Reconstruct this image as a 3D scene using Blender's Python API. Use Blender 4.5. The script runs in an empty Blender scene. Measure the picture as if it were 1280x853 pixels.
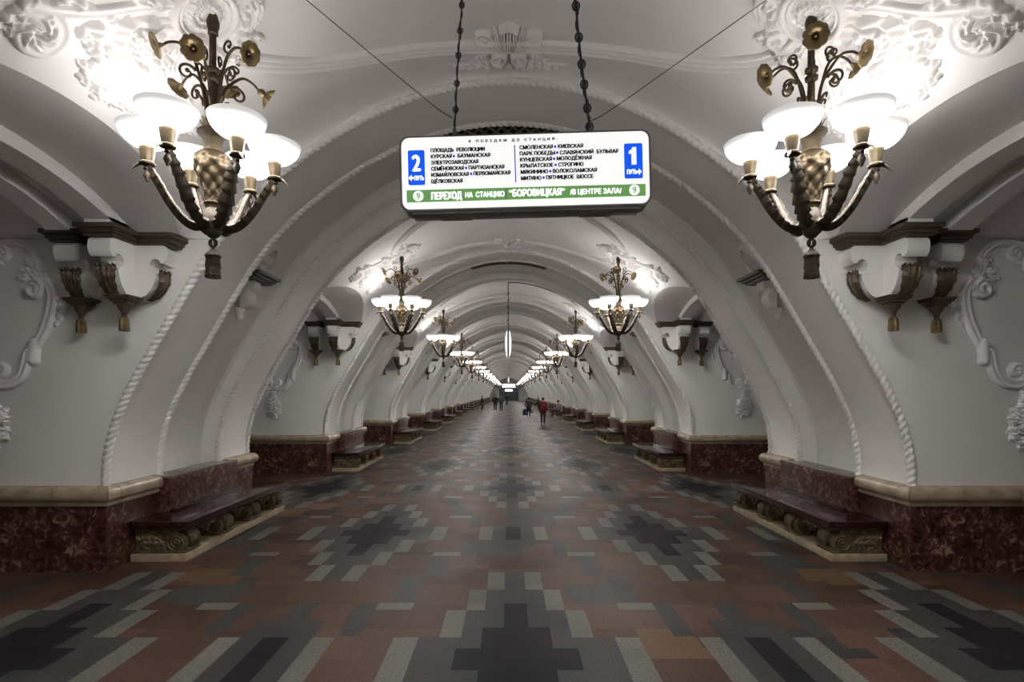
import bpy, bmesh, math, random
import numpy as np
from mathutils import Vector, Matrix
random.seed(7); rng = np.random.default_rng(7)
PI = math.pi
SC = bpy.context.scene
COL = SC.collection

# ------------------------------------------------------------------ camera, world, exposure
F_PX, CAM_H = 680.0, 1.9
cam_d = bpy.data.cameras.new('camera'); cam = bpy.data.objects.new('camera', cam_d); COL.objects.link(cam)
cam.location = (0, 0, CAM_H); cam.rotation_euler = (PI/2, 0, 0)
cam_d.sensor_fit = 'HORIZONTAL'; cam_d.sensor_width = 36; cam_d.lens = F_PX/1280*36
cam_d.shift_x = (640-636)/1280; cam_d.shift_y = (491-426.5)/1280
cam_d.clip_end = 400; cam_d.clip_start = .02
SC.camera = cam
SC.view_settings.view_transform = 'Standard'; SC.view_settings.look = 'None'
SC.view_settings.gamma = 1; SC.view_settings.use_curve_mapping = False
SC.view_settings.exposure = 0.15
W = bpy.data.worlds.new('world'); SC.world = W; W.use_nodes = True
W.node_tree.nodes['Background'].inputs[0].default_value = (.5, .5, .55, 1)
W.node_tree.nodes['Background'].inputs[1].default_value = 0.02
BOWL_GLOW = 120.0         # milk glass of the lamp bowls
INNER_GLOW = 0.5        # inside of the bowls
BULB_POWER = 2.9        # watts of each of the six bulbs of a chandelier
LAMP_COL = (1.0, .985, .965)

# ------------------------------------------------------------------ the station's measures
YA, P, L = 5.82, 6.95, 3.12          # near face of the first pier, bay period, pier length
HB = (P-L)/2; YC = YA-HB             # half opening, centre of the first bay
NB = 17                              # bays in front of the camera
XOUT = 7.1                           # outer end of the passages
ZSPR, ZRISE, HSPAN = 3.54, .40, 1.72
YEND = YA + (NB-1)*P + L + 2.2
YBACK = YA - 2*P - .2
RC = [4.1118, 0.0207, 0.1188, -0.0484, 0.037, -0.012]; ZC = 1.0
def base(t):
    r = sum(c*np.cos(2*j*(t-PI/2)) for j, c in enumerate(RC))
    return r*np.cos(t), ZC+r*np.sin(t)
def nrm(t, e=1e-3):
    x0, z0 = base(t-e); x1, z1 = base(t+e); dx, dz = x1-x0, z1-z0; n = np.hypot(dx, dz)
    return dz/n, -dx/n
def prof(t, off):
    x, z = base(t); nx, nz = nrm(t); return x+nx*off, z+nz*off
def Dv(t):
    return np.interp(np.abs(t-PI/2), [0, .35, .75, 1.05, 1.3], [.10, .11, .19, .30, .34])
def vault(t, eta, h=0):
    x, z = base(t); nx, nz = nrm(t); w = np.interp(z, [3.5, 4.0], [.06, .45])
    a = np.clip((np.abs(eta)-(HB-w))/w, 0, 1); o = Dv(t)*np.sqrt(1-a*a)-h
    return x+nx*o, z+nz*o
_T = np.linspace(-.1, PI+.1, 4001)
_x, _z = prof(_T, Dv(_T)); _s = np.concatenate([[0], np.cumsum(np.hypot(np.diff(_x), np.diff(_z)))])
_s -= np.interp(PI/2, _T, _s)
def t_of_b(b):                       # arc length from the crown on the bay vault, positive to the right
    return np.interp(-np.asarray(b), _s, _T)
_bx, _bz = base(_T)
def t_of_z(z):                       # right hand side of the pier curve
    m = (_T > -.1) & (_T < PI/2); return np.interp(z, _bz[m], _T[m])
def x_of_z(z): return float(base(t_of_z(z))[0])

# ------------------------------------------------------------------ materials
def mat(name, col, rough=.6, metal=0, spec=.5, bump=0, bscale=40, var=0, vscale=3, emit=None, coat=0, var_col=None):
    m = bpy.data.materials.new(name); m.use_nodes = True; nt = m.node_tree; b = nt.nodes['Principled BSDF']
    b.inputs['Base Color'].default_value = (*col, 1); b.inputs['Roughness'].default_value = rough
    b.inputs['Metallic'].default_value = metal; b.inputs['Specular IOR Level'].default_value = spec
    b.inputs['Coat Weight'].default_value = coat
    tc = nt.nodes.new('ShaderNodeTexCoord')
    if var:
        n = nt.nodes.new('ShaderNodeTexNoise'); n.inputs['Scale'].default_value = vscale; n.inputs['Detail'].default_value = 6
        nt.links.new(tc.outputs['Object'], n.inputs['Vector'])
        r = nt.nodes.new('ShaderNodeValToRGB'); r.color_ramp.elements[0].position = .35; r.color_ramp.elements[1].position = .65
        c2 = var_col or tuple(c*(1-var) for c in col)
        r.color_ramp.elements[0].color = (*c2, 1); r.color_ramp.elements[1].color = (*col, 1)
        nt.links.new(n.outputs['Fac'], r.inputs['Fac']); nt.links.new(r.outputs['Color'], b.inputs['Base Color'])
    if bump:
        n = nt.nodes.new('ShaderNodeTexNoise'); n.inputs['Scale'].default_value = bscale; n.inputs['Detail'].default_value = 4
        nt.links.new(tc.outputs['Object'], n.inputs['Vector'])
        bp = nt.nodes.new('ShaderNodeBump'); bp.inputs['Strength'].default_value = bump; bp.inputs['Distance'].default_value = .01
        nt.links.new(n.outputs['Fac'], bp.inputs['Height']); nt.links.new(bp.outputs['Normal'], b.inputs['Normal'])
    if emit:
        b.inputs['Emission Color'].default_value = (*emit[0], 1); b.inputs['Emission Strength'].default_value = emit[1]
    return m
M = {}
M['plaster'] = mat('plaster', (.87, .845, .835), .75, bump=.12, bscale=60, var=.06, vscale=1.5)
M['pier'] = mat('pier_plaster', (.86, .84, .815), .75, bump=.12, bscale=60, var=.07, vscale=1.2)
M['relief'] = mat('relief_plaster', (.87, .845, .835), .7)
M['ledge'] = mat('beige_marble', (.46, .37, .25), .25, var=.3, vscale=7)
M['bronze'] = mat('bronze', (.072, .051, .027), .5, metal=.7, bump=.25, bscale=70, var=.35, vscale=18)
M['brass'] = mat('brass', (.062, .044, .022), .5, metal=.6, bump=.15, bscale=60, var=.3, vscale=20)
M['petal'] = mat('bright_brass', (.24, .175, .085), .4, metal=.75, var=.35, vscale=18)
M['dark_bronze'] = mat('dark_bronze', (.075, .055, .036), .55, metal=.3, bump=.3, bscale=60, var=.4, vscale=15)
M['leaf'] = mat('dark_acanthus', (.13, .095, .06), .45, metal=.3, var=.5, vscale=14)
M['brown_paint'] = mat('brown_paint', (.075, .052, .036), .5, bump=.1)
M['gilt'] = mat('dull_gilt', (.22, .155, .065), .45, metal=.4, var=.5, vscale=14)
M['leg_paint'] = mat('bronzed_stone', (.17, .125, .06), .5, metal=.2, bump=.2, bscale=40, var=.6, vscale=16)
M['seat'] = mat('polished_oxblood_stone', (.034, .010, .011), .16, spec=.5, coat=.25, var=.35, vscale=14)
M['black'] = mat('backing_black', (.01, .01, .01), .9)
M['steel'] = mat('grey_steel', (.18, .18, .17), .4, metal=.5)
M['wire'] = mat('dark_wire', (.035, .03, .028), .6)
def marble():
    m = mat('red_marble', (.12, .05, .045), .32, spec=.5)
    nt = m.node_tree; b = nt.nodes['Principled BSDF']; tc = nt.nodes.new('ShaderNodeTexCoord')
    n1 = nt.nodes.new('ShaderNodeTexNoise'); n1.inputs['Scale'].default_value = 9; n1.inputs['Detail'].default_value = 8; n1.inputs['Distortion'].default_value = 1.6
    n2 = nt.nodes.new('ShaderNodeTexNoise'); n2.inputs['Scale'].default_value = 2.2; n2.inputs['Detail'].default_value = 3
    nt.links.new(tc.outputs['Object'], n1.inputs['Vector']); nt.links.new(tc.outputs['Object'], n2.inputs['Vector'])
    r = nt.nodes.new('ShaderNodeValToRGB'); e = r.color_ramp.elements
    e[0].position = .36; e[0].color = (.030, .011, .010, 1); e[1].position = .68; e[1].color = (.32, .21, .16, 1)
    x = e.new(.50); x.color = (.085, .030, .026, 1); x = e.new(.57); x.color = (.135, .06, .048, 1)
    mx = nt.nodes.new('ShaderNodeMath'); mx.operation = 'MULTIPLY_ADD'; mx.inputs[1].default_value = .35; 
    nt.links.new(n2.outputs['Fac'], mx.inputs[0])
    sub = nt.nodes.new('ShaderNodeMath'); sub.operation = 'SUBTRACT'; sub.inputs[1].default_value = .175
    nt.links.new(n1.outputs['Fac'], mx.inputs[2]); nt.links.new(mx.outputs[0], sub.inputs[0]); nt.links.new(sub.outputs[0], r.inputs['Fac'])
    nt.links.new(r.outputs['Color'], b.inputs['Base Color']); return m
M['marble'] = marble()
def granite(name, c1, c2, rough=.46, spec=.16):
    m = mat(name, c1, rough, spec=spec); nt = m.node_tree; b = nt.nodes['Principled BSDF']
    tc = nt.nodes.new('ShaderNodeTexCoord')
    n = nt.nodes.new('ShaderNodeTexNoise'); n.inputs['Scale'].default_value = 55; n.inputs['Detail'].default_value = 5; n.inputs['Roughness'].default_value = .75
    nt.links.new(tc.outputs['Object'], n.inputs['Vector'])
    r = nt.nodes.new('ShaderNodeValToRGB'); r.color_ramp.elements[0].position = .36; r.color_ramp.elements[1].position = .66
    r.color_ramp.elements[0].color = (*c1, 1); r.color_ramp.elements[1].color = (*c2, 1)
    nt.links.new(n.outputs['Fac'], r.inputs['Fac'])
    at = nt.nodes.new('ShaderNodeAttribute'); at.attribute_name = 'tone'
    mul = nt.nodes.new('ShaderNodeVectorMath'); mul.operation = 'SCALE'
    nt.links.new(r.outputs['Color'], mul.inputs[0]); nt.links.new(at.outputs['Fac'], mul.inputs['Scale'])
    nt.links.new(mul.outputs['Vector'], b.inputs['Base Color'])
    n3 = nt.nodes.new('ShaderNodeTexNoise'); n3.inputs['Scale'].default_value = 1.3; n3.inputs['Detail'].default_value = 4
    nt.links.new(tc.outputs['Object'], n3.inputs['Vector'])
    mr = nt.nodes.new('ShaderNodeMapRange'); mr.inputs[3].default_value = rough-.12; mr.inputs[4].default_value = rough+.15
    nt.links.new(n3.outputs['Fac'], mr.inputs[0]); nt.links.new(mr.outputs[0], b.inputs['Roughness'])
    return m
M['g_red'] = granite('red_granite', (.046, .025, .019), (.118, .062, .046))
M['g_gray'] = granite('grey_granite', (.024, .024, .023), (.070, .069, .066))
M['g_light'] = granite('pale_granite', (.085, .081, .069), (.185, .176, .155))
M['g_black'] = granite('black_granite', (.012, .011, .013), (.022, .020, .024), .44, .07)
M['g_ochre'] = granite('ochre_granite', (.085, .047, .025), (.165, .095, .05))
def bowl_mat(name, glow):
    m = bpy.data.materials.new(name); m.use_nodes = True; nt = m.node_tree; nt.nodes.clear()
    out = nt.nodes.new('ShaderNodeOutputMaterial'); em = nt.nodes.new('ShaderNodeEmission'); em.inputs[0].default_value = (*LAMP_COL, 1); em.inputs[1].default_value = glow
    if glow > 5:      # glow painted in by height: brightest at the bottom, dim rim, sending light down
        at = nt.nodes.new('ShaderNodeAttribute'); at.attribute_name = 'glow'; mu = nt.nodes.new('ShaderNodeMath'); mu.operation = 'MULTIPLY'; mu.inputs[1].default_value = glow
        nt.links.new(at.outputs['Fac'], mu.inputs[0]); nt.links.new(mu.outputs[0], em.inputs[1])
    tr = nt.nodes.new('ShaderNodeBsdfDiffuse'); tr.inputs[0].default_value = (.8, .77, .75, 1)
    gl = nt.nodes.new('ShaderNodeBsdfGlossy'); gl.inputs['Roughness'].default_value = .2
    mx = nt.nodes.new('ShaderNodeMixShader'); mx.inputs[0].default_value = .05
    ad = nt.nodes.new('ShaderNodeAddShader')
    nt.links.new(tr.outputs[0], mx.inputs[1]); nt.links.new(gl.outputs[0], mx.inputs[2]); nt.links.new(mx.outputs[0], ad.inputs[0]); nt.links.new(em.outputs[0], ad.inputs[1])
    nt.links.new(ad.outputs[0], out.inputs[0]); return m
M['bowl'] = bowl_mat('milk_glass', BOWL_GLOW); M['bowl_in'] = bowl_mat('milk_glass_inside', INNER_GLOW)
M['sign_white'] = mat('lit_white_panel', (.8, .8, .8), .3, emit=((1, 1, .99), .75))
M['sign_blue'] = mat('lit_blue_panel', (.01, .08, .6), .3, emit=((.0, .10, .85), .75))
M['sign_green'] = mat('lit_green_panel', (.1, .25, .08), .3, emit=((.13, .30, .09), .75))
M['sign_text'] = mat('black_lettering', (.01, .01, .012), .5)
M['sign_dot'] = mat('blue_dot', (.03, .03, .5), .5, emit=((.02, .02, .5), .6))
M['end_light'] = mat('lit_board', (.8, .8, .8), .3, emit=((.95, 1, 1), 2.5))
M['door_glass'] = mat('door_glass', (.06, .12, .14), .08, spec=.8)
M['door_frame'] = mat('door_frame', (.10, .13, .14), .4)
def solid(name, c, r=.8): 
    if name not in M: M[name] = mat(name, c, r)
    return M[name]

# ------------------------------------------------------------------ mesh helpers
class MB:
    def __init__(s): s.v = []; s.f = []; s.m = []; s.n = 0
    def add(s, verts, faces, mi=0):
        verts = np.asarray(verts, float).reshape(-1, 3); o = s.n
        s.v.append(verts); s.n += len(verts)
        s.f += [tuple(i+o for i in f) for f in faces]; s.m += [mi]*len(faces); return s
    def grid(s, pts, mi=0, close_u=False, close_v=False, mask=None):
        pts = np.asarray(pts, float); nu, nv = pts.shape[:2]; fs = []
        for i in range(nu if close_u else nu-1):
            i2 = (i+1) % nu
            for j in range(nv if close_v else nv-1):
                j2 = (j+1) % nv
                if mask is not None and not mask[i, j]: continue
                fs.append((i*nv+j, i2*nv+j, i2*nv+j2, i*nv+j2))
        return s.add(pts.reshape(-1, 3), fs, mi)
    def box(s, c, d, mi=0, bev=0, rot=None):
        x, y, z = [q/2 for q in d]
        if bev:
            b = min(bev, x*.9, y*.9, z*.9); vs = []
            bm = bmesh.new(); bmesh.ops.create_cube(bm, size=1)
            for v in bm.verts: v.co = Vector((v.co.x*2*x, v.co.y*2*y, v.co.z*2*z))
            bmesh.ops.bevel(bm, geom=bm.edges[:], offset=b, segments=2, profile=.6, affect='EDGES')
            bm.verts.index_update(); vs = np.array([v.co[:] for v in bm.verts]); fs = [[v.index for v in f.verts] for f in bm.faces]; bm.free()
        else:
            vs = np.array([(-x,-y,-z),(x,-y,-z),(x,y,-z),(-x,y,-z),(-x,-y,z),(x,-y,z),(x,y,z),(-x,y,z)])
            fs = [(0,3,2,1),(4,5,6,7),(0,1,5,4),(1,2,6,5),(2,3,7,6),(3,0,4,7)]
        if rot is not None: vs = vs @ np.array(rot).T
        return s.add(vs+np.array(c), fs, mi)
    def lathe(s, prof_, seg=24, c=(0,0,0), mi=0, mod=None, cap=True):
        a = np.linspace(0, 2*PI, seg, endpoint=False); pr = np.asarray(prof_, float)
        R = np.repeat(pr[:, 0][:, None], seg, 1); Z = np.repeat(pr[:, 1][:, None], seg, 1)
        if mod is not None: R = R*mod(np.repeat(a[None], len(pr), 0), Z)
        p = np.stack([R*np.cos(a)+c[0], R*np.sin(a)+c[1], Z+c[2]], -1)
        o = s.n; s.grid(p, mi, close_v=True)
        if cap:
            n = len(pr)
            s.f.append(tuple(o+j for j in reversed(range(seg)))); s.m.append(mi)
            s.f.append(tuple(o+(n-1)*seg+j for j in range(seg))); s.m.append(mi)
        return s
    def tube(s, path, r, seg=8, mi=0, cap=True, flat=None, mod=None):
        p = np.asarray(path, float); n = len(p); r = np.broadcast_to(np.asarray(r, float), (n,))
        t = np.gradient(p, axis=0); t /= np.linalg.norm(t, axis=1)[:, None]+1e-12
        up = np.array([0, 0, 1.]) if abs(t[0][2]) < .9 else np.array([1., 0, 0])
        rings = []; u = np.cross(up, t[0]); u /= np.linalg.norm(u)
        a = np.linspace(0, 2*PI, seg, endpoint=False)
        for i in range(n):
            u = u-t[i]*np.dot(u, t[i]); u /= np.linalg.norm(u)+1e-12; w = np.cross(t[i], u)
            k = 1 if mod is None else mod(a, i)
            rings.append(p[i]+(np.cos(a)*k)[:, None]*u*r[i]+(np.sin(a)*k)[:, None]*w*r[i]*(flat or 1))
        o = s.n; s.grid(np.array(rings), mi, close_v=True)
        if cap:
            s.f.append(tuple(o+j for j in reversed(range(seg)))); s.m.append(mi)
            s.f.append(tuple(o+(n-1)*seg+j for j in range(seg))); s.m.append(mi)
        return s
    def prism(s, poly, y0, y1, axis='y', mi=0):
        # poly in (a,b); axis y -> (a,y,b), x -> (x,a,b), z -> (a,b,z)
        n = len(poly); f = {'y': lambda a, b, t: (a, t, b), 'x': lambda a, b, t: (t, a, b), 'z': lambda a, b, t: (a, b, t)}[axis]
        vs = [f(a, b, y0) for a, b in poly]+[f(a, b, y1) for a, b in poly]
        fs = [tuple(range(n)), tuple(reversed(range(n, 2*n)))]+[(i, n+i, n+(i+1) % n, (i+1) % n) for i in range(n)]
        return s.add(vs, fs, mi)
    def sphere(s, c, r, seg=10, rings=6, mi=0):
        r = np.broadcast_to(np.asarray(r, float), (3,)); a = np.linspace(0, PI, rings+1)
        p = [(math.sin(q), -math.cos(q)) for q in a]; k = MB().lathe(p, seg, cap=False)
        return s.add(np.concatenate(k.v)*r+np.array(c), k.f, mi)
    def xform(s, mtx):
        mtx = np.array(mtx); s.v = [np.concatenate(s.v) @ mtx[:3, :3].T+mtx[:3, 3]]; return s
    def merge(s, o, mtx=None, mi=None):
        v = np.concatenate(o.v)
        if mtx is not None: mtx = np.array(mtx); v = v @ mtx[:3, :3].T+mtx[:3, 3]
        off = s.n; s.v.append(v); s.n += len(v); s.f += [tuple(i+off for i in f) for f in o.f]; s.m += (o.m if mi is None else [mi]*len(o.f)); return s
    def build(s, name, mats, parent=None, smooth=True, angle=38):
        me = bpy.data.meshes.new(name); me.from_pydata(np.concatenate(s.v).tolist(), [], s.f)
        mats = mats if isinstance(mats, (list, tuple)) else [mats]
        for m in mats: me.materials.append(m)
        if len(mats) > 1: me.polygons.foreach_set('material_index', s.m)
        bm = bmesh.new(); bm.from_mesh(me); bmesh.ops.recalc_face_normals(bm, faces=bm.faces); bm.to_mesh(me); bm.free()
        if smooth: me.shade_smooth(); me.set_sharp_from_angle(angle=math.radians(angle))
        o = bpy.data.objects.new(name, me); COL.objects.link(o)
        if parent: o.parent = parent
        return o
def tag(o, label=None, cat=None, group=None, kind=None):
    for k, v in (('label', label), ('category', cat), ('group', group), ('kind', kind)):
        if v: o[k] = v
    return o
def empty(name, loc=(0, 0, 0), label=None, cat=None, group=None):
    o = bpy.data.objects.new(name, None); COL.objects.link(o); o.location = loc; o.empty_display_size = .1
    return tag(o, label, cat, group)
def kids(o): return [c for c in bpy.data.objects if c.parent == o]
KIDS = {}
def copy_tree(o, parent=None):
    c = o.copy(); COL.objects.link(c)
    if parent: c.parent = parent
    if o.name not in KIDS: KIDS[o.name] = kids(o)
    for ch in KIDS[o.name]: copy_tree(ch, c)
    return c
def spline(p, n=40):
    p = np.asarray(p, float); m = len(p)
    q = np.concatenate([[2*p[0]-p[1]], p, [2*p[-1]-p[-2]]]); out = []
    for u in np.linspace(0, m-1-1e-9, n):
        i = int(u); t = u-i; a, b, c, d = q[i:i+4]
        out.append(.5*(2*b+(c-a)*t+(2*a-5*b+4*c-d)*t*t+(3*b-a-3*c+d)*t**3))
    return np.array(out)
def spiral(c, r0, r1, a0, turns, n=40):
    a = np.linspace(a0, a0+turns*2*PI, n); r = np.linspace(r0, r1, n)
    return np.stack([c[0]+r*np.cos(a), c[1]+r*np.sin(a)], 1)
ORD = ['first', 'second', 'third', 'fourth', 'fifth', 'sixth', 'seventh', 'eighth', 'ninth', 'tenth', 'eleventh', 'twelfth', 'thirteenth', 'fourteenth', 'fifteenth', 'sixteenth', 'seventeenth', 'eighteenth']
SIDE = {1: 'right', -1: 'left'}

# ------------------------------------------------------------------ relief engine (carved plaster as a height field)
def seg_dist(A, B, p):
    d2 = np.full(A.shape, 1e9); tt = np.zeros(A.shape); sg = np.zeros(A.shape); n = len(p)-1
    for i in range(n):
        a = p[i]; e = p[i+1]-p[i]; l2 = e@e+1e-12
        u = np.clip(((A-a[0])*e[0]+(B-a[1])*e[1])/l2, 0, 1)
        dx = A-a[0]-u*e[0]; dy = B-a[1]-u*e[1]; q = dx*dx+dy*dy; m = q < d2
        d2[m] = q[m]; tt[m] = ((i+u)/n)[m]; sg[m] = np.sign(e[0]*dy-e[1]*dx)[m]
    return np.sqrt(d2), tt, sg
def field(A, B, strokes):
    Hh = np.full(A.shape, -1.)
    for s in strokes:
        k = s[0]
        if k in ('tube', 'leaf'):
            p = np.asarray(s[1], float); w = s[2]; h = s[3]; wm = max(w) if isinstance(w, (list, tuple, np.ndarray)) else w
            bb = (A > p[:, 0].min()-wm*1.4) & (A < p[:, 0].max()+wm*1.4) & (B > p[:, 1].min()-wm*1.4) & (B < p[:, 1].max()+wm*1.4)
            if not bb.any(): continue
            a, b = A[bb], B[bb]; d, t, sg = seg_dist(a, b, p)
            if k == 'tube':
                ww = np.interp(t, np.linspace(0, 1, len(w)), w) if isinstance(w, (list, tuple)) else w
                q = d/ww; z = np.where(q < 1, h*np.sqrt(np.clip(1-q*q, 0, 1))*(ww/wm)**.5, -1)
                if len(s) > 4: z = np.where(q < 1, z-s[4]*np.exp(-(q/.35)**2), z)
            else:
                lob = s[4]; env = np.sin(PI*np.clip(t, 0, 1)**.7*.97+.02)**.7
                ww = w*env*(1-.28*((t*lob+.1*sg) % 1)); q = d/(ww+1e-6)
                vein = .72+.28*np.cos(2*PI*(t*lob-.55*d/w))
                z = np.where(q < 1, h*(1-q**3)*vein*(.55+.45*np.sin(PI*t))-h*.35*np.exp(-(d/(w*.12))**2), -1)
        elif k == 'dome':
            (cx, cy), rx, ry, rot, h = s[1:6]; r = max(rx, ry)
            bb = (np.abs(A-cx) < r) & (np.abs(B-cy) < r)
            if not bb.any(): continue
            dx, dy = A[bb]-cx, B[bb]-cy; c_, s_ = math.cos(rot), math.sin(rot)
            q = ((dx*c_+dy*s_)/rx)**2+((-dx*s_+dy*c_)/ry)**2
            z = np.where(q < 1, h*np.sqrt(np.clip(1-q, 0, 1)), -1)
        elif k == 'ring':
            (cx, cy), r, w, h = s[1:5]; bb = np.ones(A.shape, bool)
            q = np.abs(np.hypot(A-cx, B-cy)-r)/w; z = np.where(q < 1, h*np.sqrt(np.clip(1-q*q, 0, 1)), -1).ravel()
        Hh[bb] = np.maximum(Hh[bb], z)
    return Hh
def relief_mb(strokes, a0, a1, b0, b1, res, fmap):
    na, nb = int((a1-a0)/res)+1, int((b1-b0)/res)+1
    A, B = np.meshgrid(np.linspace(a0, a1, na), np.linspace(b0, b1, nb), indexing='ij')
    Hh = field(A, B, strokes); on = Hh > .0005
    mask = on[:-1, :-1] | on[1:, :-1] | on[:-1, 1:] | on[1:, 1:]
    Z = np.where(on, Hh, -.012); pts = fmap(A, B, Z)
    use = np.zeros(A.shape, bool)
    for di in (0, 1):
        for dj in (0, 1): use[di:na-1+di, dj:nb-1+dj] |= mask
    idx = np.cumsum(use.ravel()).reshape(use.shape)-1
    I, J = np.nonzero(mask); fs = np.stack([idx[I, J], idx[I+1, J], idx[I+1, J+1], idx[I, J+1]], 1)
    m = MB(); m.add(pts[use], [tuple(f) for f in fs.tolist()]); return m
def flower(c, r, n=6, h=.05, rot=0):
    out = [('dome', (c[0]+r*.58*math.cos(rot+i*2*PI/n), c[1]+r*.58*math.sin(rot+i*2*PI/n)), r*.46, r*.34, rot+i*2*PI/n, h) for i in range(n)]
    return out+[('dome', c, r*.28, r*.28, 0, h*1.15)]
def bunch(c, rx, ry, n, seed, h=.07, leaves=7):
    rr = np.random.default_rng(seed); out = []
    for i in range(leaves):
        a = i*2*PI/leaves+rr.uniform(-.2, .2); p0 = (c[0]+rx*.55*math.cos(a), c[1]+ry*.55*math.sin(a)); p1 = (c[0]+rx*1.12*math.cos(a+.15), c[1]+ry*1.12*math.sin(a+.15))
        out.append(('leaf', spline([p0, ((p0[0]+p1[0])/2, (p0[1]+p1[1])/2), p1], 8), rx*.24, h*.6, 3))
    for i in range(n):
        a = i*2.399; q = math.sqrt((i+.5)/n)*.82; p = (c[0]+rx*q*math.cos(a), c[1]+ry*q*math.sin(a)); hh = h*(1.15-.5*q)
        if i % 3 == 0: out += flower(p, rx*.27, 5, hh, a)
        elif i % 3 == 1: out.append(('dome', p, rx*.17, rx*.14, a, hh))
        else: out.append(('leaf', spline([p, (p[0]+rx*.16*math.cos(a), p[1]+rx*.16*math.sin(a)), (p[0]+rx*.34*math.cos(a+.3), p[1]+rx*.34*math.sin(a+.3))], 7), rx*.14, hh*.9, 3))
    return out
def mirror(strokes, ax=0):
    out = []
    for s in strokes:
        s = list(s)
        if s[0] in ('tube', 'leaf'):
            p = np.array(s[1], float); p[:, ax] *= -1; s[1] = p
        else:
            c = list(s[1]); c[ax] *= -1; s[1] = tuple(c)
            if s[0] == 'dome': s[4] = -s[4]
        out.append(tuple(s))
    return out

# ================================================================== THE SETTING
# ---- floor: granite slabs laid as a carpet of stepped diamonds
def floor():
    PX, PY, XC0, YC0 = 3.72, P, .06, 3.88
    R = []   # (x0,x1,y0,y1,colour) about a lattice point; later wins; mirrored in x and y
    def sym(x0, x1, y0, y1, c, o):
        for sx in (1, -1):
            for sy in (1, -1):
                xs = sorted((sx*x0, sx*x1)); ys = sorted((sy*y0, sy*y1)); R.append((xs[0]+o[0], xs[1]+o[0], ys[0]+o[1], ys[1]+o[1], c))
    for o in ((0, 0), (PX/2, PY/2)):      # crosses
        sym(0, .76, 0, .34, 'gray', o); sym(.76, .95, 0, .34, 'light', o)
        sym(0, .43, .34, .87, 'gray', o); sym(.43, .60, .34, .87, 'light', o)
        sym(0, .27, .87, 1.36, 'gray', o); sym(.27, .43, .87, 1.36, 'light', o)
        sym(0, .10, 1.36, 1.87, 'gray', o); sym(.10, .27, 1.36, 1.87, 'light', o)
        sym(0, .27, 0, .52, 'black', o); sym(0, .10, .52, 1.02, 'black', o); sym(.27, .455, 0, .16, 'black', o)
    for o in ((PX/2, 0), (0, PY/2)):      # small motifs between them
        sym(0, .28, 0, .34, 'gray', o); sym(.28, .45, 0, .34, 'light', o); sym(0, .10, 0, .34, 'black', o)
        sym(0, .28, .34, .66, 'gray', o); sym(0, .10, .66, 1.03, 'gray', o)
        sym(.47, .63, .36, 1.03, 'gray', o); sym(.63, .95, .88, 1.03, 'light', o); sym(.73, .93, 1.06, 1.71, 'gray', o)
    def period(v, p): return sorted(set(round(q % p, 3) for q in v) | {0.0})
    bx = period([q for r in R for q in r[:2]]+[i*PX/7 for i in range(7)], PX); by = period([q for r in R for q in r[2:4]]+[i*PY/14 for i in range(14)], PY)
    def colour(x, y):
        c = 'red'
        for x0, x1, y0, y1, k in R:
            if ((x-x0) % PX) < x1-x0 and ((y-y0) % PY) < y1-y0: c = k
        return c
    bx.append(PX); by.append(PY)
    cell = {(i, j): colour((bx[i]+bx[i+1])/2, (by[j]+by[j+1])/2) for i in range(len(bx)-1) for j in range(len(by)-1)}
    names = ['red', 'gray', 'light', 'black', 'ochre']; m = MB(); V = []; Fc = []; MI = []; tones = []; n = 0
    rr = np.random.default_rng(3); tone_of = {}
    for ky in range(-2, int(YEND/PY)+2):
        for kx in range(-3, 3):
            for (i, j), c in cell.items():
                x0, x1 = XC0+kx*PX+bx[i], XC0+kx*PX+bx[i+1]; y0, y1 = YC0+ky*PY+by[j], YC0+ky*PY+by[j+1]
                if x1 < -8.6 or x0 > 8.6 or y0 > YEND+2 or y1 < YBACK-1: continue
                cx, cy = (x0+x1)/2, (y0+y1)/2
                tid = (c, int(math.floor((cx-XC0)/(PX/7)+.31*math.floor(cy/(PY/14)))), int(math.floor((cy-YC0)/(PY/14))))
                if tid not in tone_of: tone_of[tid] = (max(.55, rr.normal(1, .17)), rr.random())
                tn, q = tone_of[tid]; cc = c; tn = tn if c == 'red' else 1+(tn-1)*.35
                if c == 'red' and q < .025 and abs(cx) > 1: cc = 'ochre'
                if c == 'red' and .03 < q < .09: cc = 'gray'
                if abs(cx) > 3.7+1.6: cc, tn = 'red', tn*.9
                V += [(x0, y0, 0), (x1, y0, 0), (x1, y1, 0), (x0, y1, 0)]; Fc.append((n, n+1, n+2, n+3)); n += 4
                MI.append(names.index(cc)); tones.append(tn)
    m.add(V, Fc); m.m = MI
    o = m.build('floor', [M['g_'+k] for k in names], smooth=False)
    at = o.data.attributes.new('tone', 'FLOAT', 'FACE'); at.data.foreach_set('value', np.array(tones, dtype=np.float32))
    tag(o, kind='structure')
floor()

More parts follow.
